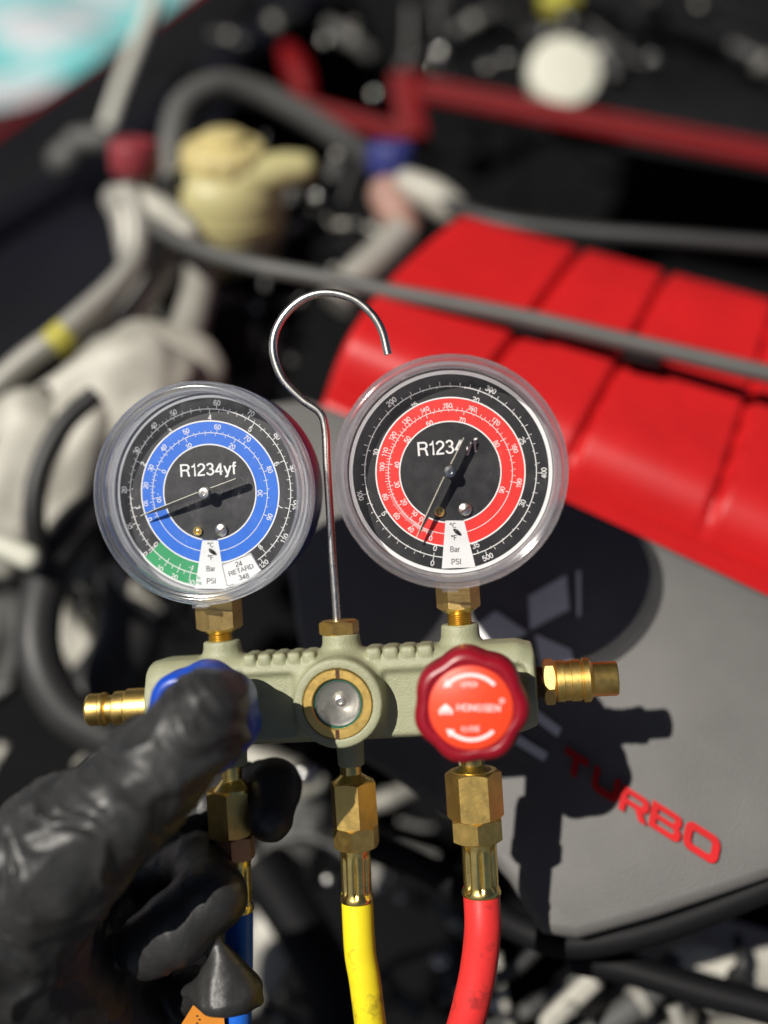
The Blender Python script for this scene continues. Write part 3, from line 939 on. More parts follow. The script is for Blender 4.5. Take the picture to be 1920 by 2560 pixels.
# ---- pale castings on the left
def lump(name, c, ax, rad, m, seed, amp=0.18, parent=None, nu=40, nv=24):
    """lumpy casting: ellipsoid with axes ax (3 camera-frame vectors) and noise"""
    c = np.array(c); A = [toward(a) for a in ax]
    V = []
    for j in range(1, nv):
        ph = math.pi * j / nv
        for i in range(nu):
            th = 2 * math.pi * i / nu
            d = Vector((math.sin(ph) * math.cos(th), math.sin(ph) * math.sin(th), math.cos(ph)))
            sq = [math.copysign(abs(q) ** 0.75, q) for q in d]
            k = 1 + amp * mnoise.noise(d * 1.8 + Vector((seed * 7.1, 0, 0)))
            V.append(c + sum(A[t] * sq[t] * rad[t] * k for t in range(3)))
    Fc = [[j * nu + i, j * nu + (i + 1) % nu, (j + 1) * nu + (i + 1) % nu, (j + 1) * nu + i] for j in range(nv - 2) for i in range(nu)]
    Fc += [list(range(nu))[::-1], [(nv - 2) * nu + i for i in range(nu)]]
    return obj(name, (np.array(V), Fc), m, parent or eng, smooth=60)
E3 = ((1, 0, 0), (0, 1, 0), (0, 0, 1))
def rotz(a): return ((math.cos(R(a)), math.sin(R(a)), 0), (-math.sin(R(a)), math.cos(R(a)), 0), (0, 0, 1))
lump('throttle_body', W(395, 935, 0.60), rotz(-20), (0.036, 0.026, 0.02), M['alu'], 1)
lump('intake_elbow', W(235, 1040, 0.575), rotz(38), (0.056, 0.030, 0.02), M['alu'], 2)
lump('intake_runner', W(35, 1210, 0.565), rotz(62), (0.050, 0.030, 0.02), M['alu'], 3)
lump('intake_runner', W(160, 1180, 0.57), rotz(68), (0.048, 0.024, 0.02), M['alu'], 4)
lump('alternator_case', W(225, 1630, 0.60), rotz(-62), (0.034, 0.010, 0.02), M['alu'], 5)
lump('mounting_bracket', W(200, 1400, 0.64), rotz(-50), (0.03, 0.02, 0.02), M['alu'], 6)
lump('pump_case', W(-10, 1620, 0.60), rotz(80), (0.03, 0.018, 0.02), M['rubber_grey'], 7)
lump('pump_case', W(300, 1150, 0.66), rotz(20), (0.03, 0.022, 0.02), M['alu_pipe'], 8)
lump('belt_tensioner', W(560, 860, 0.66), E3, (0.026, 0.022, 0.02), M['black'], 9)
lump('ignition_coil', W(600, 920, 0.68), rotz(30), (0.02, 0.03, 0.02), M['rubber'], 10)
lump('lower_casting', W(700, 1930, 0.56), rotz(-20), (0.024, 0.009, 0.012), M['alu'], 11)
lump('lower_casting', W(720, 2120, 0.57), rotz(70), (0.034, 0.013, 0.012), M['rubber_grey'], 12)
lump('lower_casting', W(660, 2380, 0.56), rotz(70), (0.030, 0.014, 0.012), M['alu_pipe'], 13)
lump('lower_casting', W(360, 1480, 0.66), rotz(40), (0.03, 0.014, 0.012), M['alu_pipe'], 14)
lump('steering_pump', W(1840, 2420, 0.50), rotz(-15), (0.030, 0.018, 0.02), M['alu'], 15)
lump('steering_pump', W(1700, 2380, 0.52), rotz(40), (0.020, 0.010, 0.02), M['alu_pipe'], 16)
lump('steering_pump', W(1560, 2560, 0.52), rotz(10), (0.030, 0.014, 0.02), M['rubber_grey'], 17)
lump('steering_pump', W(1820, 2580, 0.50), rotz(5), (0.036, 0.010, 0.02), M['alu_pipe'], 18)
lump('steering_pump', W(1430, 2500, 0.53), rotz(60), (0.020, 0.010, 0.01), M['alu_pipe'], 19)

# ---- yellowed reservoir
rc = W(565, 500, 0.66); rup = toward((0.05, 0.80, 0.60))
res = obj('reservoir', revolve([(0.022, -0.032), (0.030, -0.030), (0.0335, -0.024), (0.0345, -0.010), (0.0345, -0.008), (0.0352, -0.0075), (0.0352, -0.005), (0.0345, -0.0045), (0.0340, 0.006), (0.0315, 0.014), (0.027, 0.019), (0.024, 0.021)], rc, rup, seg=40), M['reservoir'], eng)
obj('reservoir_cap', revolve([(0.0245, 0.0205), (0.0250, 0.022), (0.0248, 0.029), (0.0220, 0.033), (0.0130, 0.0345), (0.0125, 0.0385), (0.010, 0.040)], rc, rup, seg=84,
    mod=lambda t, r, h: r * (1 + 0.022 * math.cos(14 * t))), M['amber'], res)
obj('reservoir_neck', tube([rc + toward((0.012, 0.004, 0.018)), rc + toward((0.034, 0.012, 0.016)), rc + toward((0.046, 0.014, 0.016))], [0.013, 0.011, 0.009], round_end=True), M['reservoir'], res)
obj('reservoir_strap', revolve([(0.0352, -0.021), (0.0360, -0.021), (0.0360, -0.016), (0.0352, -0.016)], rc, rup, seg=40, closed=True), M['rubber_grey'], res)
obj('reservoir_foot', tube([rc + toward((0.0, -0.026, -0.022)), rc + toward((0.004, -0.036, -0.022))], [0.014, 0.014]), M['reservoir'], res)

# ---- service ports with coloured caps
def port(px, py, d, capm, label):
    c = W(px, py, d); up = toward((0.05, 0.85, 0.5))
    p = obj('service_port', tube([c - up * 0.022, c + up * 0.004], 0.008), M['alu'], eng, label=label)
    obj('port_cap', revolve([(0.0125, -0.004), (0.0138, -0.002), (0.0138, 0.011), (0.0125, 0.0135), (0.009, 0.0145)], c, up, seg=28,
        mod=lambda t, r, h: r * (1 + 0.03 * math.cos(12 * t))), capm, p)
    return p
p1 = port(338, 415, 0.62, M['cap_red'], 'service port with a red cap')
obj('port_elbow', tube([W(320, 495, 0.61), W(385, 520, 0.605), W(440, 562, 0.60), W(470, 585, 0.595)], [0.008, 0.0085, 0.0095, 0.008], round_end=True), M['alu'], p1)
obj('port_boss', tube([W(295, 500, 0.62), W(320, 540, 0.615), W(330, 640, 0.61)], [0.009, 0.010, 0.008], round_end=True), M['alu_pipe'], p1)
p2 = port(975, 418, 0.66, M['cap_blue'], 'service port with a blue cap')
obj('port_elbow', tube([W(1020, 462, 0.65), W(1080, 490, 0.645), W(1125, 520, 0.64)], [0.009, 0.0105, 0.010], round_end=True), M['alu'], p2)
obj('port_boss', tube([W(970, 490, 0.655), W(990, 530, 0.65), W(1015, 570, 0.65)], [0.012, 0.011, 0.009], round_end=True), M['dusty'], p2)
obj('port_pipe', tube([W(1010, 580, 0.645), W(950, 640, 0.64), W(890, 695, 0.635), W(840, 760, 0.63)], 0.0105), M['alu_pipe'], p2)

# ---- small parts crowding the bay: brackets, plugs, looms and clamps
cr = random.Random(21)
def small_parts(x0, y0, x1, y1, d0, d1, n, mats, lo, hi):
    for k in range(n):
        px, py, d = cr.uniform(x0, x1), cr.uniform(y0, y1), cr.uniform(d0, d1)
        a = cr.uniform(0, math.pi); L = cr.uniform(lo, hi); m = M[cr.choice(mats)]
        c = W(px, py, d); ax = toward((math.cos(a), math.sin(a), cr.uniform(-.3, .3)))
        kind = k % 4
        if kind == 0:
            b = obj('bracket', beam(c - ax * L, c + ax * L, L * .55, L * .5, toward((0.1, 0.3, 1))), m, eng)
            obj('bracket_bolt', revolve([(L * .2, 0), (L * .2, L * .18), (L * .1, L * .22)], c + nin * L * .25, nin, seg=6), M['alu_pipe'], b, smooth=None)
        elif kind == 1:
            b = obj('wire_loom', tube([c - ax * L * 2.2 + toward((0, cr.uniform(-1, 1) * L, 0)), c - ax * L * .6, c + ax * L, c + ax * L * 2.4 + toward((0, cr.uniform(-1, 1) * L, 0))], L * .22), m, eng)
            obj('loom_tape', tube([c - ax * L * .5, c + ax * L * .1], L * .27), M['rubber'], b)
        elif kind == 2:
            b = obj('plug_connector', beam(c - ax * L * .8, c + ax * L * .8, L * .8, L * .6, toward((0.2, 0.1, 1))), m, eng)
            obj('plug_boot', tube([c + ax * L * .8, c + ax * L * 1.3, c + ax * L * 1.9 - nin * L], [L * .3, L * .25, L * .2]), M['rubber'], b)
        else:
            b = obj('pipe_stub', tube([c - ax * L * 1.5, c, c + ax * L * 1.2 - nin * L * .6], L * .38), m, eng)
            obj('hose_clamp', tube([c - ax * L * .35, c - ax * L * .05], L * .45), M['alu_pipe'], b)
G1 = ['rubber_grey', 'alu_pipe', 'rubber', 'alu']
small_parts(330, 560, 700, 900, 0.63, 0.70, 14, ['rubber_grey', 'rubber', 'alu_pipe', 'rubber_grey'], 0.007, 0.014)
small_parts(620, 380, 960, 760, 0.68, 0.80, 16, ['rubber', 'rubber_grey', 'rubber', 'alu_pipe'], 0.007, 0.014)
small_parts(560, -20, 1320, 180, 0.92, 1.05, 16, ['rubber', 'rubber_grey', 'rubber'], 0.008, 0.018)
small_parts(1350, -20, 1950, 230, 0.88, 0.95, 10, ['rubber', 'black', 'rubber'], 0.010, 0.02)
small_parts(-20, 1350, 330, 1950, 0.56, 0.62, 14, G1, 0.007, 0.014)
small_parts(330, 1350, 520, 1640, 0.60, 0.66, 8, G1, 0.006, 0.011)
small_parts(640, 1880, 1180, 2560, 0.53, 0.62, 26, ['rubber', 'rubber_grey', 'alu_pipe', 'rubber'], 0.006, 0.013)
small_parts(1230, 2380, 1950, 2600, 0.44, 0.52, 17, ['alu_pipe', 'rubber_grey', 'rubber', 'alu'], 0.007, 0.016)
# ---- bright bolt heads that glint out of the dark
for px, py, d, r in ((812, 100, 0.95, 4), (885, 62, 1.0, 3.2), (1020, 55, 1.0, 3), (1100, 130, 0.9, 5), (1090, 170, 0.9, 3.2),
                     (935, 235, 0.86, 4.2), (1025, 262, 0.85, 3), (1215, 165, 0.9, 3.5), (1265, 145, 0.9, 3.5), (1630, 140, 0.88, 3),
                     (870, 445, 0.75, 3), (790, 490, 0.75, 3.6), (720, 575, 0.72, 3), (610, 25, 1.05, 3.4), (620, 170, 0.95, 3),
                     (755, 1935, 0.55, 6), (818, 2200, 0.56, 3.4), (943, 2140, 0.56, 3.0), (910, 2240, 0.56, 3), (1000, 2245, 0.56, 2.6),
                     (1097, 2404, 0.56, 4), (700, 2170, 0.57, 5), (1240, 2510, 0.56, 4), (1475, 2395, 0.5, 4), (1545, 2375, 0.5, 3),
                     (1830, 2375, 0.5, 4), (1890, 2480, 0.5, 3), (1750, 2420, 0.5, 3), (620, 870, 0.66, 3.6), (560, 760, 0.68, 3.4), (640, 770, 0.70, 2.8)):
    obj('bolt', revolve([(r * .95 * mm, -3 * mm), (r * mm, -2 * mm), (r * mm, 0), (r * .85 * mm, r * .35 * mm), (r * .45 * mm, r * .62 * mm), (r * .1 * mm, r * .7 * mm)],
        W(px, py, d), toward((-0.28, 0.23, 1)), seg=14), M['chrome'], eng)
obj('oil_cap', revolve([(0.016, 0), (0.017, 0.002), (0.017, 0.012), (0.013, 0.016)], W(1397, 28, 0.95), toward((0, 0.7, 0.7)), seg=24), M['yellow_band'], eng)

# ================================================================== MANIFOLD GAUGE SET
man = empty('manifold_gauge_set', MAN @ Matrix.Translation(Vector(Fp(850, 1755, 0))),
            'sage green manifold with two round dials, brass fittings and a wire hook', 'gauge set')

# ---- cast body as a distance field (mm, manifold frame)
def body_geo():
    h = 0.55
    xa, ya, _ = Fp(385, 1765, 0) / mm
    xb, yb, _ = Fp(1337, 1704, 0) / mm
    yc = (ya + yb) / 2
    x0, x1 = xa - 4, xb + 4
    top = yc + 32; bot = yc - 28
    gx = np.arange(x0, x1, h); gy = np.arange(bot, top, h); gz = np.arange(-20, 24, h)
    X, Y, Z = np.meshgrid(gx, gy, gz, indexing='ij')
    X = X.astype(np.float32); Y = Y.astype(np.float32); Z = Z.astype(np.float32)
    def rbox(cx, cy, cz, hx, hy, hz, r):
        qx = np.abs(X - cx) - hx + r; qy = np.abs(Y - cy) - hy + r; qz = np.abs(Z - cz) - hz + r
        return np.sqrt(np.maximum(qx, 0) ** 2 + np.maximum(qy, 0) ** 2 + np.maximum(qz, 0) ** 2) + np.minimum(np.maximum(qx, np.maximum(qy, qz)), 0) - r
    def cyl_y(cx, cz, r0, r1, ylo, yhi, rd=0.8):
        t = np.clip((Y - ylo) / (yhi - ylo), 0, 1)
        d = np.sqrt((X - cx) ** 2 + (Z - cz) ** 2) - (r0 + (r1 - r0) * t)
        e = np.abs(Y - (ylo + yhi) / 2) - (yhi - ylo) / 2
        return smax(d, e, rd)
    def cyl_z(cx, cy, r, zlo, zhi, rd=1.0):
        d = np.sqrt((X - cx) ** 2 + (Y - cy) ** 2) - r
        e = np.abs(Z - (zlo + zhi) / 2) - (zhi - zlo) / 2
        return smax(d, e, rd)
    cx = (xa + xb) / 2; hx = (xb - xa) / 2
    # rounded bar: narrower in depth at the top so the front leans back a little
    f = rbox(cx, yc, -2, hx, 14.3, 11.0, 6.0)
    # round valve ends
    for e, s in ((xa, 1), (xb, -1)):
        d = np.sqrt((Y - yc) ** 2 + (Z + 2) ** 2) - 13.6
        q = np.abs(X - (e + s * 14)) - 14
        f = smin(f, smax(d, q, 1.5), 2.0)
    # front pockets left and right of the sight glass and outside the right knob
    sg = Fp(844, 1760, 17 * mm) / mm
    for pa, pb in (((590, 1690), (745, 1850)), ((950, 1678), (1092, 1836)), ((1262, 1662), (1322, 1812))):
        a = Fp(pa[0], pa[1], 9 * mm) / mm; b = Fp(pb[0], pb[1], 9 * mm) / mm
        pk = rbox((a[0] + b[0]) / 2, (a[1] + b[1]) / 2, 10.2, abs(b[0] - a[0]) / 2, abs(a[1] - b[1]) / 2, 2.9, 2.2)
        f = smax(f, -pk, 1.4)
    # raised pads along the top edge
    for a, b, n in (((612, 1640), (795, 1622), 5), ((915, 1622), (1085, 1606), 4)):
        for k in range(n):
            t = (k + 0.5) / n
            p = Fp(a[0] + (b[0] - a[0]) * t, a[1] + (b[1] - a[1]) * t + 6, 3 * mm) / mm
            w = (b[0] - a[0]) / n * 0.129 / 2
            f = smin(f, rbox(p[0], yc + 13.2, 2.0, w * 0.90, 2.1, 6.5, 1.3), 0.5)
    # bosses for gauges and hook, stubs below
    for px, py in ((553, 1602), (851, 1583), (1149, 1560)):
        p = Fp(px, py, 0) / mm
        q = Fp(px, 1760, 0) / mm
        f = smin(f, cyl_y(p[0], -1.0, 7.4, 6.0, yc, p[1], 0.8), 2.6)
    for px in (585, 878, 1180):
        p = Fp(px, 1916, 0) / mm
        f = smin(f, cyl_y(p[0], -1.0, 4.2, 5.2, p[1], yc, 0.6), 2.4)
    # sight glass boss and valve bonnets
    f = smin(f, cyl_z(sg[0], sg[1], 14.0, -6, 17.0, 1.3), 2.2)
    f = smax(f, -cyl_z(sg[0], sg[1], 10.9, 8.0, 30, 0.3), 0.3)
    for px, py in ((495, 1800), (1172, 1752)):
        p = Fp(px, py, 12 * mm) / mm
        f = smin(f, cyl_z(p[0], p[1], 11.0, -6, 13.5, 1.0), 2.0)
    f = f + 0.10 * (vnoise(X * 0.9, Y * 0.9, Z * 0.9) - 0.5)
    v, fc = surface_nets(f, (x0, bot, -20), h)
    return v * mm, fc
obj('manifold_body', body_geo(), M['sage'], man, MAN, smooth=60)

# ---- sight glass
sg = Fp(844, 1760, 17 * mm)
def notch(t, r, h):
    return r
ring = revolve([(7.7 * mm, -5 * mm), (10.8 * mm, -5 * mm), (10.8 * mm, 0.1 * mm), (10.5 * mm, 0.5 * mm), (8.1 * mm, 0.5 * mm), (7.7 * mm, 0.1 * mm)], sg, (0, 0, 1), (0, 1, 0), 64, closed=True)
sgo = obj('sight_glass_ring', ring, M['brass'], man, MAN)
for s in (1, -1):
    obj('ring_slot', box(sg + np.array([0.0 + s * 0.6 * mm, s * 9.3 * mm, 0.36 * mm]), 1.2 * mm, 2.7 * mm, 0.5 * mm), M['thread_dark'], sgo, MAN, smooth=None)
cone = [(7.6, -0.8), (7.4, -1.5), (6.6, -2.0)] + [(6.6 - k * 0.55, -2.1 - k * 0.46 + (0.08 if k % 2 else 0)) for k in range(1, 10)] + [(1.55, -6.1), (1.5, -4.9), (0.9, -4.7), (0.8, -5.4), (0.1, -5.4)]
obj('indicator_cone', revolve([(a * mm, b * mm) for a, b in cone], sg, (0, 0, 1), (0, 1, 0), 64, caps=False), M['spun'], sgo, MAN, smooth=25)
obj('seal_ring', revolve([(7.05 * mm, -1.5 * mm), (7.75 * mm, -1.5 * mm), (7.75 * mm, -0.6 * mm), (7.05 * mm, -0.6 * mm)], sg, (0, 0, 1), (0, 1, 0), 48, closed=True), M['oring'], sgo, MAN)
obj('sight_pane', revolve([(7.69 * mm, -0.45 * mm), (7.69 * mm, -0.40 * mm)], sg, (0, 0, 1), (0, 1, 0), 48), M['sight_pane'], sgo, MAN, smooth=None)

# ---- knobs
def lobed(n, amp, ph):
    def m(t, r, h):
        return r * (1 + amp * (abs(math.cos(n * (t + ph) / 2)) ** 1.5 - 0.45) * 2 * min(1, r / (0.012)))
    return m
def knob(px, py, km, fm, label, ph, prints=True):
    c = Fp(px, py, 42 * mm)
    pr = [(9.0, -27), (9.0, -18), (12.0, -16.5), (14.6, -15.8), (15.9, -14.5), (16.2, -12), (16.2, -3.8), (15.9, -1.8), (15.0, -0.5), (13.8, 0.0), (12.9, 0.1), (12.4, -0.2), (12.3, -0.4)]
    o = obj('valve_knob', revolve([(a * mm, b * mm) for a, b in pr], c, (0, 0, 1), (0, 1, 0), 112, mod=lobed(7, 0.036, ph)), km, man, MAN, smooth=40, label=label)
    obj('knob_face', revolve([(11.9 * mm, -0.5 * mm), (11.9 * mm, -0.12 * mm), (11.7 * mm, 0.0)], c + np.array([0, 0, 0.1 * mm]), (0, 0, 1), (0, 1, 0), 72), fm, o, MAN)
    if prints:
        p = Print(0)
        def arcarrow(r, a0, a1, w, head):
            a = np.radians(np.linspace(a0, a1, 24))
            i = np.c_[np.cos(a) * (r - w / 2), np.sin(a) * (r - w / 2)]; q = np.c_[np.cos(a) * (r + w / 2), np.sin(a) * (r + w / 2)]
            p.add(np.concatenate([i, q]), [[k, k + 1, 24 + k + 1, 24 + k] for k in range(23)])
            e = R(head); t = 1 if head == a1 else -1
            t = t if a1 > a0 else -t
            d = np.array([math.cos(e), math.sin(e)]); g = np.array([-d[1], d[0]]) * t
            b = d * r
            p.poly([b - d * w * 1.25, b + g * w * 2.2, b + d * w * 1.25])
        arcarrow(9.4, 42, 128, 1.0, 128)
        arcarrow(9.0, -48, -128, 1.0, -128)
        p.text('OPEN', -0.2, 6.7, 0, 1.5, 4.6)
        p.text('CLOSE', -0.4, -5.9, 0, 1.4, 5.2)
        p.text('HONGSEN', 2.2, 0.0, R(-3), 2.0, 12.2)
        p.poly([(-9.4, -0.6), (-7.1, 1.5), (-4.9, -0.6)])
        for k in range(3): p.poly([(-9.0 + k * 1.4, -1.5), (-8.0 + k * 1.4, -1.5), (-8.0 + k * 1.4, -0.8), (-9.0 + k * 1.4, -0.8)])
        for k in range(12):
            a0, a1 = R(30 * k), R(30 * k + 31)
            p.poly([(8.9 + .45 * math.cos(a0), 1.8 + .45 * math.sin(a0)), (8.9 + .45 * math.cos(a1), 1.8 + .45 * math.sin(a1)),
                    (8.9 + .72 * math.cos(a1), 1.8 + .72 * math.sin(a1)), (8.9 + .72 * math.cos(a0), 1.8 + .72 * math.sin(a0))])
        v, f = p.geo()
        rt = R(-1.0) - 0
        v = np.c_[v[:, 0] * math.cos(rt) - v[:, 1] * math.sin(rt), v[:, 0] * math.sin(rt) + v[:, 1] * math.cos(rt), v[:, 2]]
        obj('knob_print', (v + c + np.array([0, 0, 0.2 * mm]), f), M['white_print'], o, MAN, smooth=None)
    return o
knob(1177, 1770, M['red_knob'], M['orange_face'], 'scalloped red knob with an orange printed face', R(8))
knob(492, 1806, M['blue_knob'], M['blue_face'], 'scalloped blue knob under the thumb', R(20))

# ---- side fittings
def fitting(px0, py0, s, prof, hexes, label):
    c = Fp(px0, py0, -2 * mm)
    o = obj('side_fitting', revolve([(a * mm, b * mm) for a, b in prof], c, (s, 0, 0), (0, 1, 0), 48), M['brass'], man, MAN, smooth=30, label=label)
    for (st, r, h) in hexes:
        obj('hex_flange', hexnut(c + np.array([s * st * mm, 0, 0]), (s, 0, 0), (0, 1, 0), r * mm, h * mm, rot=R(10)), M['brass_dull'], o, MAN, smooth=25)
    return o
fitting(1337, 1706, 1,
        [(4.4, -6), (4.4, 2.6), (5.0, 2.7), (6.0, 6.5), (6.7, 6.9), (6.7, 9.2), (6.4, 9.4), (6.4, 11.4), (6.7, 11.6), (6.7, 14.4), (6.3, 14.6), (6.3, 15.1), (7.1, 15.4), (7.1, 17.2),
         (6.2, 17.9), (5.6, 18.3), (5.45, 18.6), (5.5, 25.6), (5.2, 26.2), (4.2, 26.3), (4.0, 23)], [(2.6, 7.5, 3.9)], 'brass quick coupler at the right end')
o = obj('thread_collar', revolve([(4.9 * mm, 0), (4.9 * mm, 2.4 * mm)], Fp(1342, 1706, -2 * mm), (1, 0, 0), (0, 1, 0), 32), M['thread_dark'], man, MAN)
fitting(385, 1767, -1,
        [(4.6, -6), (4.6, 1), (6.4, 1.2), (6.4, 8.6), (6.1, 8.9), (5.75, 9.2), (5.75, 12.5), (5.6, 13.0), (4.6, 13.5), (4.5, 15.4), (5.3, 15.9), (5.55, 16.4), (5.55, 17.4), (5.2, 17.8),
         (5.25, 18.2), (5.3, 21.6), (4.9, 22.3), (3.8, 22.4), (3.6, 20)], [], 'brass quick coupler at the left end')

# ---- hook and its nut
hk = [(843, 1556), (838, 1480), (831, 1389), (824, 1270), (817, 1157), (813, 1072), (799, 1031), (755, 999), (708, 949), (685, 891), (686, 838), (712, 787), (758, 747), (816, 732), (880, 746), (926, 781), (955, 827), (970, 886)]
hook = obj('hook', tube([Fp(a, b, 0.0) for a, b in hk], 1.32 * mm, seg=20, n=8), M['steel'], man, MAN)
a = Fp(849, 1586, -1 * mm)
obj('hook_nut', hexnut(a, (0, 1, 0), (0, 0, 1), 6.6 * mm, 4.6 * mm, rot=R(18)), M['brass'], hook, MAN, smooth=25)

# ---- gauges
def phi_of(p, c):
    return math.degrees(math.atan2(-(p[0] - c[0]), p[1] - c[1])) % 360

def gauge(label, cpx, zc, yaw, pitch, S, C, cfg, casem, bandm, panem, rimm):
    c = Fp(cpx[0], cpx[1], zc)
    G = MAN @ Matrix.Translation(Vector(c)) @ Matrix.Rotation(-TILT, 4, 'Z') @ Matrix.Rotation(yaw, 4, 'Y') @ Matrix.Rotation(pitch, 4, 'X')
    r0 = cfg['r']                      # ring radius in crop pixels
    s = S / r0                         # mm per crop pixel
    def P(p): return ((p[0] - C[0]) * s, -(p[1] - C[1]) * s)
    case = obj('pressure_gauge', revolve([(q * mm, h * mm) for q, h in ((12, -26), (24, -25), (30, -22.5), (33.0, -19), (34.6, -14), (34.9, -5.0), (34.7, -2.8), (34.0, -2.2), (31.9, -1.9), (31.8, -0.8))],
               (0, 0, 0), (0, 0, 1), (0, 1, 0), 96), casem, man, G, smooth=40, label=label)
    obj('rim_brightener_ring', revolve([(31.95 * mm, -1.8 * mm), (34.5 * mm, -1.8 * mm), (34.5 * mm, 0.5 * mm), (34.2 * mm, 0.8 * mm), (32.2 * mm, 0.8 * mm), (31.95 * mm, 0.4 * mm)], (0, 0, 0), (0, 0, 1), (0, 1, 0), 96, closed=True), M['rim_brightener'], case, G, smooth=40)  # pale ring added behind the clear rim to make it look bright
    # dial plate: black print, white rim
    def disc(r, z, n=96):
        a = np.linspace(0, 2 * math.pi, n, endpoint=False)
        return np.c_[r * np.cos(a), r * np.sin(a), np.full(n, z)] * mm, [list(range(n))]
    obj('dial_plate', revolve([(31.7 * mm, -0.75 * mm), (31.75 * mm, -0.5 * mm), (31.6 * mm, -0.25 * mm)], (0, 0, 0), (0, 0, 1), (0, 1, 0), 96), M['dial_white'], case, G, smooth=None)
    RB = cfg['rb'] * S
    obj('dial_face', disc(RB, -0.13), M['dial_black' if cfg['hub'] else 'dial_black_clean'], case, G, smooth=None)
    # wedge edges
    wl, wr = cfg['wedge']
    ri, rm, ro = cfg['ri'] * S, cfg['rm'] * S, S
    rs = cfg['rs'] * S
    # colour band, cut by the wedge later laid over it
    b = Print(-0.05)
    b.arc(ri, ro, 4, 356, 128)
    obj('colour_band', b.geo(), bandm, case, G, smooth=None)
    if cfg.get('green'):
        g = Print(-0.05)
        g.arc(ro + 0.25, RB + 0.15, 7, cfg['green'], 40)
        obj('vacuum_band', g.geo(), M['band_green'], case, G, smooth=None)
    wp = Print(0.0)
    p0, p1, q0, q1 = P(wl[0]), P(wl[1]), P(wr[0]), P(wr[1])
    wp.poly([p0, p1, q1, q0])
    if cfg.get('box'):
        wp.poly([P(z) for z in cfg['box']])
    obj('white_wedge', wp.geo(), M['dial_white'], case, G, smooth=None)
    # white print
    w = Print(0.05)
    lw = 0.22
    gap0 = phi_of(wl[0], C); gap1 = phi_of(wr[0], C)      # inner ring stops at the wedge
    def arcs(r, width, a0, a1): w.arc(r - width / 2, r + width / 2, a0, a1, 128)
    arcs(ri, 0.40, gap0, gap1)
    def wedge_phi(side, r):
        e = wl if side == 0 else wr
        best = None
        for t in np.linspace(-0.3, 1.3, 200):
            x, y = P((e[0][0] + (e[1][0] - e[0][0]) * t, e[0][1] + (e[1][1] - e[0][1]) * t))
            if best is None or abs(math.hypot(x, y) - r) < best[0]:
                best = (abs(math.hypot(x, y) - r), math.degrees(math.atan2(-x, -y)) % 360)
        return best[1]
    for r, wd in ((ro, 0.42), (rm, 0.20)):
        arcs(r, wd, wedge_phi(0, r), wedge_phi(1, r))
    arcs(rs, 0.26, wedge_phi(0, rs), cfg.get('rs_end') or wedge_phi(1, rs))
    def scale(labels, sub, r, d_major, d_minor, sgn, hgt, wdig, mid=None):
        vals = [v for v, _ in labels]; phs = [phi_of(p, C) for _, p in labels]
        for (v, p), ph in zip(labels, phs):
            x, y = P(p)
            out = math.atan2(y, x)
            rot = out - math.pi / 2 if y >= 0.2 else out + math.pi / 2
            t = str(v)
            w.text(t, x, y, rot, hgt, wdig * len(t.replace('1', '1')) * (0.92 if '1' in t else 1))
            w.tick(ph, r, r + sgn * d_major, 0.24)
        n = int(round((vals[-1] - vals[0]) / sub))
        for k in range(n + 1):
            v = vals[0] + k * sub
            ph = float(np.interp(v, vals, phs))
            dd = d_minor * (1.45 if mid and abs((v / mid) - round(v / mid)) < 1e-6 else 1)
            w.tick(ph, r, r + sgn * dd, 0.15)
    for sc in cfg['scales']:
        scale(*sc)
    t = cfg['title']
    x, y = P(t[0]); w.text('R1234yf', x, y, R(t[3]), t[2] * s, t[1] * s)
    for body, p, hh, ww in cfg.get('white', ()):
        x, y = P(p); out = math.atan2(y, x)
        w.text(body, x, y, out + math.pi / 2, hh * s, ww * s)
    for ph, ra, rb in cfg.get('wticks', ()): w.tick(ph, ra * S, rb * S, 0.2)
    obj('printed_scale', w.geo(), M['white_print'], case, G, smooth=None)
    # dark print on the wedge
    k = Print(0.08)
    for body, p, hh, ww, rot in cfg['dark']:
        x, y = P(p); k.text(body, x, y, R(rot), hh * s, ww * s)
    for a, bb in cfg.get('lines', ()): k.line(P(a), P(bb), 0.16)
    obj('printed_units', k.geo(), M['dark_print'], case, G, smooth=None)
    if cfg.get('greentext'):
        g = Print(0.08)
        for body, p, hh, ww in cfg['greentext']:
            x, y = P(p); g.text(body, x, y, 0, hh * s, ww * s)
        obj('printed_vacuum_unit', g.geo(), M['green_print'], case, G, smooth=None)
    # needle, its sunlit edge painted as pale sides and strip
    ang = math.radians(cfg['needle']); L, T = 23.2, 13.2
    pts = [(L, 0.10), (L * 0.72, 0.55), (4.5, 1.0), (0, 1.1), (-4, 1.0), (-T + 2.0, 1.15), (-T + 0.6, 1.0), (-T, 0.4),
           (-T, -0.4), (-T + 0.6, -1.0), (-T + 2.0, -1.15), (-4, -1.0), (0, -1.1), (4.5, -1.0), (L * 0.72, -0.55), (L, -0.10)]
    d = np.array([math.cos(ang), math.sin(ang)]); e = np.array([-d[1], d[0]])
    poly = [np.append(d * a + e * q, 4.2) * mm for a, q in pts]
    v, f = slab(poly, 0.55 * mm, (0, 0, 1))
    obj('needle', (v, f), None, case, G, smooth=None, mats=[M['needle'], M['needle_lit_edge']], midx=[0, 0] + [1] * (len(f) - 2))
    for seq in ([(L, 0.10), (L * 0.72, 0.55), (4.5, 1.0), (2.2, 1.05)], [(-2.2, 1.05), (-4, 1.0), (-T + 2.0, 1.15)]):
        o_, i_ = [d * a - e * q for a, q in seq], [d * a - e * (q - 0.20) for a, q in seq][::-1]
        obj('needle_lit_edge', slab([np.append(q, 4.70) * mm for q in o_ + i_], 0.12 * mm, (0, 0, 1)), M['needle_lit_edge'], case, G, smooth=None)  # strip on the sunward side only, a painted glint
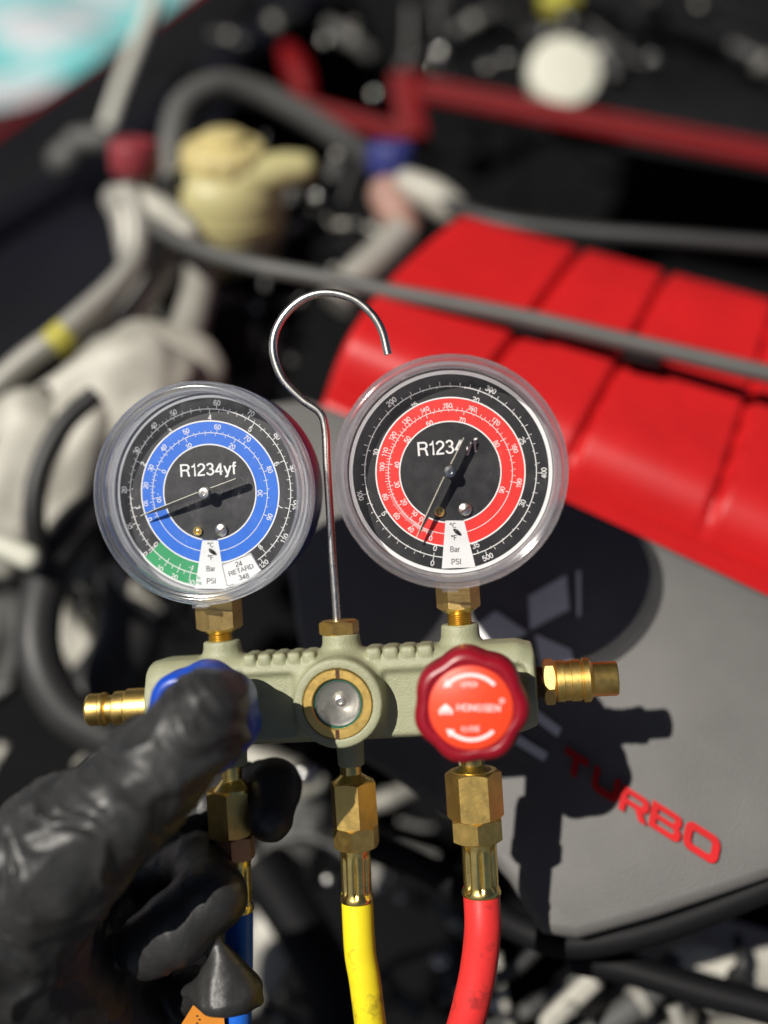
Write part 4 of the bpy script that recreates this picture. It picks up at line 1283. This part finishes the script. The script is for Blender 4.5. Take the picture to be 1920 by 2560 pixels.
    hub = [(0.9, 0), (0.9, 3.8), (1.9, 3.9), (1.9, 4.9), (1.75, 6.2), (1.6, 6.5), (0.75, 6.6), (0.6, 6.2), (0.1, 6.2)]
    obj('needle_hub', revolve([(a * mm, h * mm) for a, h in hub], (0, 0, 0), (0, 0, 1), (0, 1, 0), 32, caps=False), M['steel'] if cfg['hub'] else M['chrome'], case, G, smooth=30)
    # pin and screws
    (bx, by), (sx, sy), (dx, dy) = [P(q) for q in cfg['screws']]
    obj('stop_pin', revolve([(q * mm, h * mm) for q, h in ((1.55, 0), (1.55, 0.7), (1.35, 0.95), (1.0, 0.95), (0.85, 0.3), (0.7, 0.3), (0.6, 0.8), (0.1, 0.9))],
        (bx * mm, by * mm, 0), (0, 0, 1), (0, 1, 0), 28, caps=False), M['brass_bright'], case, G)
    sc_ = obj('dial_screw', revolve([(q * mm, h * mm) for q, h in ((2.15, 0), (2.15, 0.5), (1.9, 1.0), (1.2, 1.3), (0.1, 1.4))],
        (sx * mm, sy * mm, 0), (0, 0, 1), (0, 1, 0), 28, caps=False), M['steel'], case, G)
    obj('screw_slot', box((sx * mm, sy * mm, 1.3 * mm), 3.4 * mm, 0.45 * mm, 0.3 * mm, (0.8, 0.6, 0), (-0.6, 0.8, 0)), M['thread_dark'], case, G, smooth=None)
    obj('zero_screw', tube([np.array((dx - 0.7, dy + 0.5, 0.5)) * mm, np.array((dx, dy, 0.9)) * mm, np.array((dx + 1.0, dy - 0.8, 0.5)) * mm], [0.4 * mm, 0.65 * mm, 0.35 * mm], round_end=True), M['rubber'], case, G)
    # clear lens: moulded rim and thin window, latch tab below
    prof = [(35.3, 1.2), (35.6, 1.7), (35.6, 3.4), (35.2, 3.7), (35.2, 8.8), (35.5, 9.1), (35.55, 10.0), (35.35, 10.55), (34.95, 10.85), (34.6, 10.95), (34.4, 11.2), (34.3, 12.2), (34.0, 12.65), (33.6, 12.8), (33.2, 12.65),
            (32.95, 12.25), (32.7, 12.0), (32.4, 12.05), (32.0, 11.9), (31.7, 11.3), (31.5, 9.4), (31.4, 8.3), (32.1, 7.8), (32.6, 6.8), (32.8, 1.2)]
    obj('lens_rim', revolve([(q * mm, h * mm) for q, h in prof], (0, 0, 0), (0, 0, 1), (0, 1, 0), 128, closed=True), rimm, case, G, smooth=58)
    obj('lens_window', disc(31.45, 8.75), panem, case, G, smooth=None)
    obj('latch_tab', slab([np.array(q) * mm for q in ((-2.4, -35.1, 8.6), (2.4, -35.1, 8.6), (2.4, -36.3, 8.4), (-2.4, -36.3, 8.4))], 3.6 * mm, (0, 0, 1)), rimm, case, G, smooth=None)
    return case, G

DG = '°'
left_cfg = dict(r=484, rb=1.325, ri=0.672, rm=0.835, rs=1.168, wedge=(((810, 1160), (752, 1490)), ((922, 1160), (972, 1490))),
    green=46.3, rs_end=324,
    box=[(945, 1322), (1150, 1243), (1222, 1360), (1120, 1432), (972, 1486)],
    scales=[
      ([(0, (403, 1255)), (10, (293, 1062)), (20, (258, 815)), (30, (352, 545)), (40, (478, 378)), (50, (620, 290)), (60, (928, 228)), (70, (1165, 300)), (80, (1345, 455)), (90, (1450, 672)), (100, (1462, 920)), (110, (1385, 1142)), (120, (1240, 1315))],
       2, 1.168 * 23.1, 1.5, 0.95, 1, 1.75, 1.15, 10),
      ([(0, (480, 1188)), (1, (358, 932)), (2, (398, 637)), (3, (592, 412)), (4, (875, 325)), (5, (1158, 408)), (6, (1338, 642)), (7, (1358, 930)), (8, (1218, 1203))],
       0.2, 1.168 * 23.1, 1.4, 0.8, -1, 1.75, 1.15, 1),
      ([(0, (440, 1017)), (10, (413, 905)), (20, (415, 785)), (30, (452, 665)), (40, (545, 528)), (50, (708, 418)), (60, (930, 390)), (70, (1138, 470)), (80, (1290, 680)), (90, (1285, 1000))],
       2, 0.835 * 23.1, 1.3, 0.8, 1, 1.65, 1.1, 10),
      ([(-10, (508, 870)), (0, (545, 690)), (10, (725, 515)), (20, (1030, 522)), (30, (1220, 840))],
       2, 0.835 * 23.1, 1.3, 0.8, -1, 1.65, 1.1, 10)],
    title=((860, 682), 395, 110, 2.6),
    white=[('10', (508, 1352), 38, 46), ('20', (608, 1410), 38, 48), ('30', (727, 1447), 38, 48), ('-1', (730, 1343), 36, 32)],
    wticks=[(46.3, 1.07, 1.24), (38.5, 1.168, 1.22), (33, 1.11, 1.24), (28, 1.168, 1.22), (23.5, 1.10, 1.24), (19, 1.168, 1.22), (14.5, 1.08, 1.25)],
    dark=[(DG + 'C', (868, 1190), 34, 42, 1), (DG + 'F', (868, 1276), 34, 40, 1), ('Bar', (868, 1352), 38, 62, 1), ('PSI', (870, 1436), 38, 62, 1),
          ('24', (1064, 1318), 36, 48, 15), ('RETARD', (1080, 1358), 36, 182, 19), ('348', (1100, 1405), 36, 74, 15)],
    lines=[((948, 1326), (1150, 1250)), ((948, 1326), (982, 1470)), ((1150, 1250), (1214, 1352)), ((982, 1470), (1030, 1456))],
    greentext=[('In', (783, 1415), 22, 20), ('Hg', (783, 1452), 26, 32)],
    needle=180 + 18.7, hub=True, screws=((782, 1095), (948, 1090), (880, 1232)))
gl, GL = gauge('left pressure gauge with a blue scale band', (524, 1231), 2 * mm, R(-4.0), R(2.5), 23.2, (867, 833), left_cfg, M['case_blue'], M['band_blue'], M['pane'], M['rim'])

right_cfg = dict(r=502, rb=1.315, ri=0.68, rm=0.833, rs=1.152, wedge=(((785, 1185), (760, 1510)), ((910, 1185), (988, 1500))),
    scales=[
      ([(0, (697, 1473)), (100, (210, 1015)), (200, (420, 382)), (300, (1090, 305)), (400, (1445, 865)), (500, (1070, 1430))],
       10, 1.152 * 23.4, 1.4, 0.85, 1, 1.75, 1.12, 50),
      ([(0, (715, 1372)), (5, (370, 1137)), (10, (312, 722)), (15, (575, 402)), (20, (988, 372)), (25, (1300, 648)), (30, (1302, 1068)), (35, (988, 1352))],
       1, 1.152 * 23.4, 1.3, 0.8, -1, 1.75, 1.12, 5),
      ([(0, (685, 1305)), (40, (550, 1243)), (60, (455, 1155)), (80, (378, 1025)), (100, (355, 822)), (110, (375, 720)), (120, (428, 612)), (130, (520, 510)), (140, (645, 435)), (150, (800, 408)), (160, (968, 430)), (170, (1125, 518)), (180, (1252, 698)), (190, (1278, 932))],
       2, 0.833 * 23.4, 1.3, 0.75, 1, 1.60, 1.02, 10),
      ([(0, (622, 1175)), (10, (577, 1135)), (20, (505, 1060)), (30, (458, 940)), (40, (457, 810)), (50, (528, 637)), (60, (678, 528)), (70, (898, 508)), (80, (1128, 668)), (90, (1165, 978))],
       2, 0.833 * 23.4, 1.3, 0.75, -1, 1.60, 1.02, 10)],
    title=((800, 695), 405, 122, 4.2),
    dark=[(DG + 'C', (835, 1218), 36, 42, 4), (DG + 'F', (843, 1300), 36, 40, 4), ('Bar', (850, 1378), 40, 64, 2), ('PSI', (857, 1462), 40, 62, 2)],
    needle=180 + 62.9, hub=False, screws=((748, 1125), (918, 1110), (860, 1258)))
gr, GR = gauge('right pressure gauge with a red scale band', (1125.5, 1180), 11 * mm, R(1.4), R(0.8), 23.15, (817, 857), right_cfg, M['case_red'], M['band_red'], M['pane2'], M['rim2'])

# ---- gauge stems
def stem(hx, hy0, hy1, tx, ty0, ty1, r_hex, rot, z):
    """hexagon from pixel row hy0 (up) to hy1 (down), thread below it"""
    top = Fp(hx, hy0, z); bot = Fp(hx, hy1, z); tb = Fp(tx, ty1 + 8, z)
    L = np.linalg.norm(top - bot)
    up = (0, 1, 0)
    o = obj('gauge_nut', hexnut(bot, up, (0, 0, 1), r_hex, L + 1 * mm, rot=rot, both=True), M['brass_dull'], man, MAN, smooth=25)
    Lt = bot[1] - tb[1]
    pr = [(3.8, 0.0)]
    y = 0.4
    while y < Lt / mm - 1.6:
        pr += [(4.0, y), (3.55, y + 0.28), (4.0, y + 0.56)]
        y += 0.6
    pr += [(4.2, Lt / mm - 1.2), (6.4, Lt / mm + 0.3)]
    obj('stem_thread', revolve([(a * mm, b * mm) for a, b in pr], (bot[0], tb[1], bot[2]), up, (0, 0, 1), 40), M['brass_bright'], o, MAN, smooth=30)
stem(550, 1502, 1573, 555, 1574, 1604, 7.6 * mm, R(18), -1 * mm)
stem(1147, 1445, 1522, 1149, 1524, 1560, 7.0 * mm, R(4), 1 * mm)

# ================================================================== HOSES
HG = 'refrigerant hoses hanging from the manifold'
def gauge_hose(name, label, top, hexa, hexb, fer, path, hm, rots, z, neckm='brass', dull='brass'):
    """top = (x, y0) neck; hexa / hexb / fer = (x, y0, y1, half width px); path continues the hose"""
    root = empty(name, MAN @ Matrix.Translation(Vector(Fp(top[0], top[1], z))), label, 'hose', HG)
    s = K * (D - z)
    def pt(x, y): return Fp(x, y, z)
    dn = (0, -1, 0)
    n0 = pt(*top); a0 = pt(hexa[0], hexa[1])
    Ln = n0[1] - a0[1]
    nk = obj('hose_neck', revolve([(q * mm, hh) for q, hh in ((3.4, -4 * mm), (3.4, Ln * 0.55), (4.6, Ln * 0.75), (6.2, Ln * 0.98), (6.2, Ln + 1 * mm))], (n0[0], n0[1], n0[2]), dn, (0, 0, 1), 40), M['brass_bright'], root, MAN, smooth=30)
    for q, rot, nm, m in ((hexa, rots[0], 'coupling_nut', M['brass']), (hexb, rots[1], 'collar_nut', M[dull])):
        p0, p1 = pt(q[0], q[1]), pt(q[0], q[2])
        obj(nm, hexnut(p0, dn, (0, 0, 1), q[3] * s / 0.95, p0[1] - p1[1], rot=rot), m, root, MAN, smooth=25)
    f0, f1 = pt(fer[0], fer[1]), pt(fer[0] + (fer[4] if len(fer) > 4 else 6), fer[2])
    ax = f1 - f0; L = np.linalg.norm(ax)
    rf = fer[3] * s
    prof = [(rf * 1.0, -1 * mm), (rf * 1.02, 0.4 * mm)] + [(rf * 0.94, L * t) for t in (0.10, 0.16, 0.22, 0.35, 0.5, 0.65, 0.78, 0.84)] + [(rf * 1.04, L * 0.90), (rf * 1.06, L * 0.95), (rf * 1.06, L - 0.3 * mm), (rf * 1.02, L)]
    def crimp(t, r, hh):
        w = max(0.0, min(1.0, (hh / L - 0.10) / 0.10)) * max(0.0, min(1.0, (0.88 - hh / L) / 0.08))
        return r * (1 - 0.07 * w * (0.5 + 0.5 * math.cos(8 * t + 0.4)) ** 6 * 2.2 + 0.02 * w)
    obj('ferrule', revolve(prof, f0, ax, (0, 0, 1), 96, mod=crimp), M['brass_bright'], root, MAN, smooth=45)
    pts = [f0 + ax * 0.93] + [f1] + [Fp(a, b, zz) for a, b, zz in path]
    obj('hose_tube', tube(pts, rf * 0.995, seg=32, n=14), hm, root, MAN)
    return root
gauge_hose('yellow_hose', 'yellow service hose with brass fittings hanging below the sight glass', (877, 1914), (881, 1950, 2066, 57), (889, 2062, 2118, 56), (888, 2118, 2252, 40, 5),
           [(900, 2377, 0), (912, 2450, 0), (926, 2560, -0.002), (945, 2700, -0.008)], M['yellow_hose'], (R(12), R(36)), -1 * mm)
gauge_hose('red_hose', 'red service hose with brass fittings hanging below the red knob', (1178, 1896), (1182, 1925, 2046, 67), (1191, 2041, 2100, 66), (1197, 2100, 2236, 46, 7),
           [(1207, 2320, 0.004), (1197, 2417, 0.004), (1180, 2500, 0.004), (1160, 2575, 0.003), (1120, 2700, 0)], M['red_hose'], (R(0), R(28)), 2 * mm)
gauge_hose('blue_hose', 'blue service hose with brass fittings gripped by the gloved fingers', (578, 1916), (568, 1972, 2090, 56), (588, 2088, 2146, 48), (592, 2146, 2278, 36, 6),
           [(597, 2400, 0), (595, 2500, 0.0), (592, 2580, 0), (588, 2720, 0)], M['blue_hose'], (R(20), R(30)), -3 * mm, dull='brass_warm_lit')

# orange tag tied behind the blue hose
tg = [Fp(556, 2505, 6 * mm), Fp(566, 2610, 6 * mm), Fp(480, 2640, 10 * mm), Fp(435, 2590, 11 * mm), Fp(500, 2485, 8 * mm)]
nt_ = np.cross(tg[1] - tg[0], tg[3] - tg[0]); nt_ /= np.linalg.norm(nt_)
if nt_[2] < 0: nt_ = -nt_
tagroot = empty('warning_tag', MAN @ Matrix.Translation(Vector(Fp(510, 2560, 2 * mm))), 'orange warning tag with a black triangle on the blue hose under the fingertips', 'tag')
obj('tag_card', slab(tg, 0.5 * mm, nt_), M['orange_tag'], tagroot, MAN, smooth=None)
pt_ = Print(0)
def tagpt(px, py): return Fp(px, py, 0)
tri = [(508, 2533), (522, 2502), (530, 2540)]
def tag_on(px, py, off):
    d = (MINV @ Vector(W(px, py, 1.0))) - _co
    o = np.array(_co); d = np.array(d)
    t = ((tg[0] + nt_ * off - o) @ nt_) / (d @ nt_)
    return o + d * t
obj('tag_triangle', slab([tag_on(a, b, 0.7 * mm) for a, b in tri], 0.05 * mm, nt_), M['dark_print'], tagroot, MAN, smooth=None)
dots = []
for k in range(6):
    x, y = 492 + 6 * (k % 2), 2540 + 9 * k
    dots.append(slab([tag_on(x - 2, y - 2, 0.7 * mm), tag_on(x + 2, y - 2, 0.7 * mm), tag_on(x + 2, y + 2, 0.7 * mm), tag_on(x - 2, y + 2, 0.7 * mm)], 0.05 * mm, nt_))
obj('tag_dots', join(*dots), M['dark_print'], tagroot, MAN, smooth=None)

# ================================================================== GLOVED HAND
CF = CAM @ Matrix.Translation((0, 0, -D))
def C(px, py, z):          # mm in the camera-parallel frame through the gauges
    return np.array([(px - 960) * K * (D - z * mm), (1280 - py) * K * (D - z * mm), z * mm]) / mm
def hand_geo():
    h = 0.9
    lo = np.array([-150.0, -205, -70]); hi = np.array([-18.0, -36, 74])
    g = [np.arange(lo[i], hi[i], h, dtype=np.float32) for i in range(3)]
    X, Y, Z = np.meshgrid(*g, indexing='ij')
    def cone(a, b, ra, rb):
        a = np.array(a, dtype=np.float32); b = np.array(b, dtype=np.float32); d = b - a
        t = np.clip(((X - a[0]) * d[0] + (Y - a[1]) * d[1] + (Z - a[2]) * d[2]) / (d @ d), 0, 1)
        return np.sqrt((X - a[0] - t * d[0]) ** 2 + (Y - a[1] - t * d[1]) ** 2 + (Z - a[2] - t * d[2]) ** 2) - (ra + (rb - ra) * t)
    def chain(pts, k=3.0):
        f = None
        for (p, ra), (q, rb) in zip(pts[:-1], pts[1:]):
            c = cone(p, q, ra, rb)
            f = c if f is None else smin(f, c, k)
        return f
    def wrinkle(ax, fa, fb, seed, amp, warp=3.0):
        a = np.array(ax, dtype=float); a /= np.linalg.norm(a)
        u = np.cross(a, [0.3, 0.2, 1]); u /= np.linalg.norm(u); v = np.cross(a, u)
        A = X * a[0] + Y * a[1] + Z * a[2]; U = X * u[0] + Y * u[1] + Z * u[2]; Vv = X * v[0] + Y * v[1] + Z * v[2]
        wv = vnoise(A / 22 + seed, U / 16 + 5, Vv / 16 + 9) - 0.5
        n = vnoise((A + warp * 3 * wv) / fa + seed, U / fb, Vv / fb)
        n2 = vnoise((A + warp * 5 * wv) / (fa * 0.5) + seed + 7, U / (fb * .6), Vv / (fb * .6))
        m = vnoise(A / 18 + seed + 3, U / 11, Vv / 11)
        return (amp * (0.35 + 1.1 * m) * ((1 - np.abs(2 * n - 1)) ** 2.2 - 0.33) + amp * 0.32 * ((1 - np.abs(2 * n2 - 1)) ** 2 - 0.33)).astype(np.float32)
    # thumb on the blue knob
    T = [(C(522, 1762, 54), 9.6), (C(486, 1826, 56), 11.6), (C(402, 1912, 55), 13.2), (C(300, 2012, 50), 14.4), (C(160, 2122, 44), 19.0), (C(5, 2290, 32), 24), (C(-140, 2560, 18), 30)]
    thumb = chain(T, 5)
    thumb = smin(thumb, cone(C(500, 1812, 53), C(556, 1832, 51), 9, 6.6), 6)
    thumb = smin(thumb, cone(C(520, 1755, 53), C(556, 1738, 50), 8.5, 5.6), 5)
    tax = T[0][0] - T[4][0]
    thumb = thumb - wrinkle(tax, 5.6, 13, 3, 2.0, 6)
    # flattened press of the tip against the knob face
    palm = smin(cone(C(20, 2350, 20), C(150, 2620, -10), 28, 34), cone(C(-100, 2500, 0), C(250, 2650, -20), 34, 30), 10)
    palm = palm - wrinkle((1, 1, 0.2), 8, 18, 11, 0.9)
    f = smin(thumb, palm, 8)
    # index finger passes behind the hose and comes round on its right
    I = [(C(190, 2330, -20), 13), (C(420, 2080, -34), 11.2), (C(590, 1985, -26), 10.2), (C(680, 1972, -15), 9.2), (C(676, 2045, -6), 7.6)]
    fi = chain(I, 3) - wrinkle((1, 0.5, 0.2), 6, 13, 21, 0.6, 4)
    # middle finger folded beside the hose, tip towards the lens
    Mf = [(C(150, 2420, -30), 13), (C(350, 2210, -32), 11.5), (C(500, 2165, -10), 10.6), (C(526, 2240, 9), 10.8), (C(446, 2314, 12), 11.0), (C(374, 2364, 10), 10.4)]
    fm = chain(Mf, 3) - wrinkle((1, 0.8, -0.2), 6, 14, 31, 0.55, 4)
    # ring finger across the hose, loose crumpled glove tip
    Rf = [(C(170, 2560, -30), 13), (C(370, 2500, -26), 10), (C(490, 2478, -16), 7.5), (C(550, 2468, 0), 6.0)]
    fr = chain(Rf, 3)
    tent = cone(C(566, 2470, 11), C(546, 2352, 13), 11.0, 1.2)
    tent = smin(tent, cone(C(580, 2478, 11), C(646, 2508, 12), 8.0, 1.4), 3)
    tent = smin(tent, cone(C(545, 2476, 9), C(476, 2482, 5), 8.0, 2.6), 3)
    tent = smax(tent, (Y - C(560, 2512, 10)[1]) * -1.0, 3.0)
    tent = smax(tent, -cone(C(578, 2428, 24), C(602, 2484, 24), 2.4, 4.0), 3.0)
    fr = smin(fr, tent, 2.0)
    fr = fr - wrinkle((0.8, 0.5, 0.3), 6, 11, 41, 0.7, 4)
    for q in (fi, fm, fr):
        f = smin(f, q, 2.2)
    v, fc = surface_nets(f, lo, h)
    return v * mm, fc
person = empty('person', CF @ Matrix.Translation(Vector(C(200, 2500, 0) * mm)), 'hand in a wrinkled black rubber glove, thumb pressing the blue knob', 'person')
hg = hand_geo()
obj('gloved_hand', hg, M['glove'], person, CF, smooth=80)
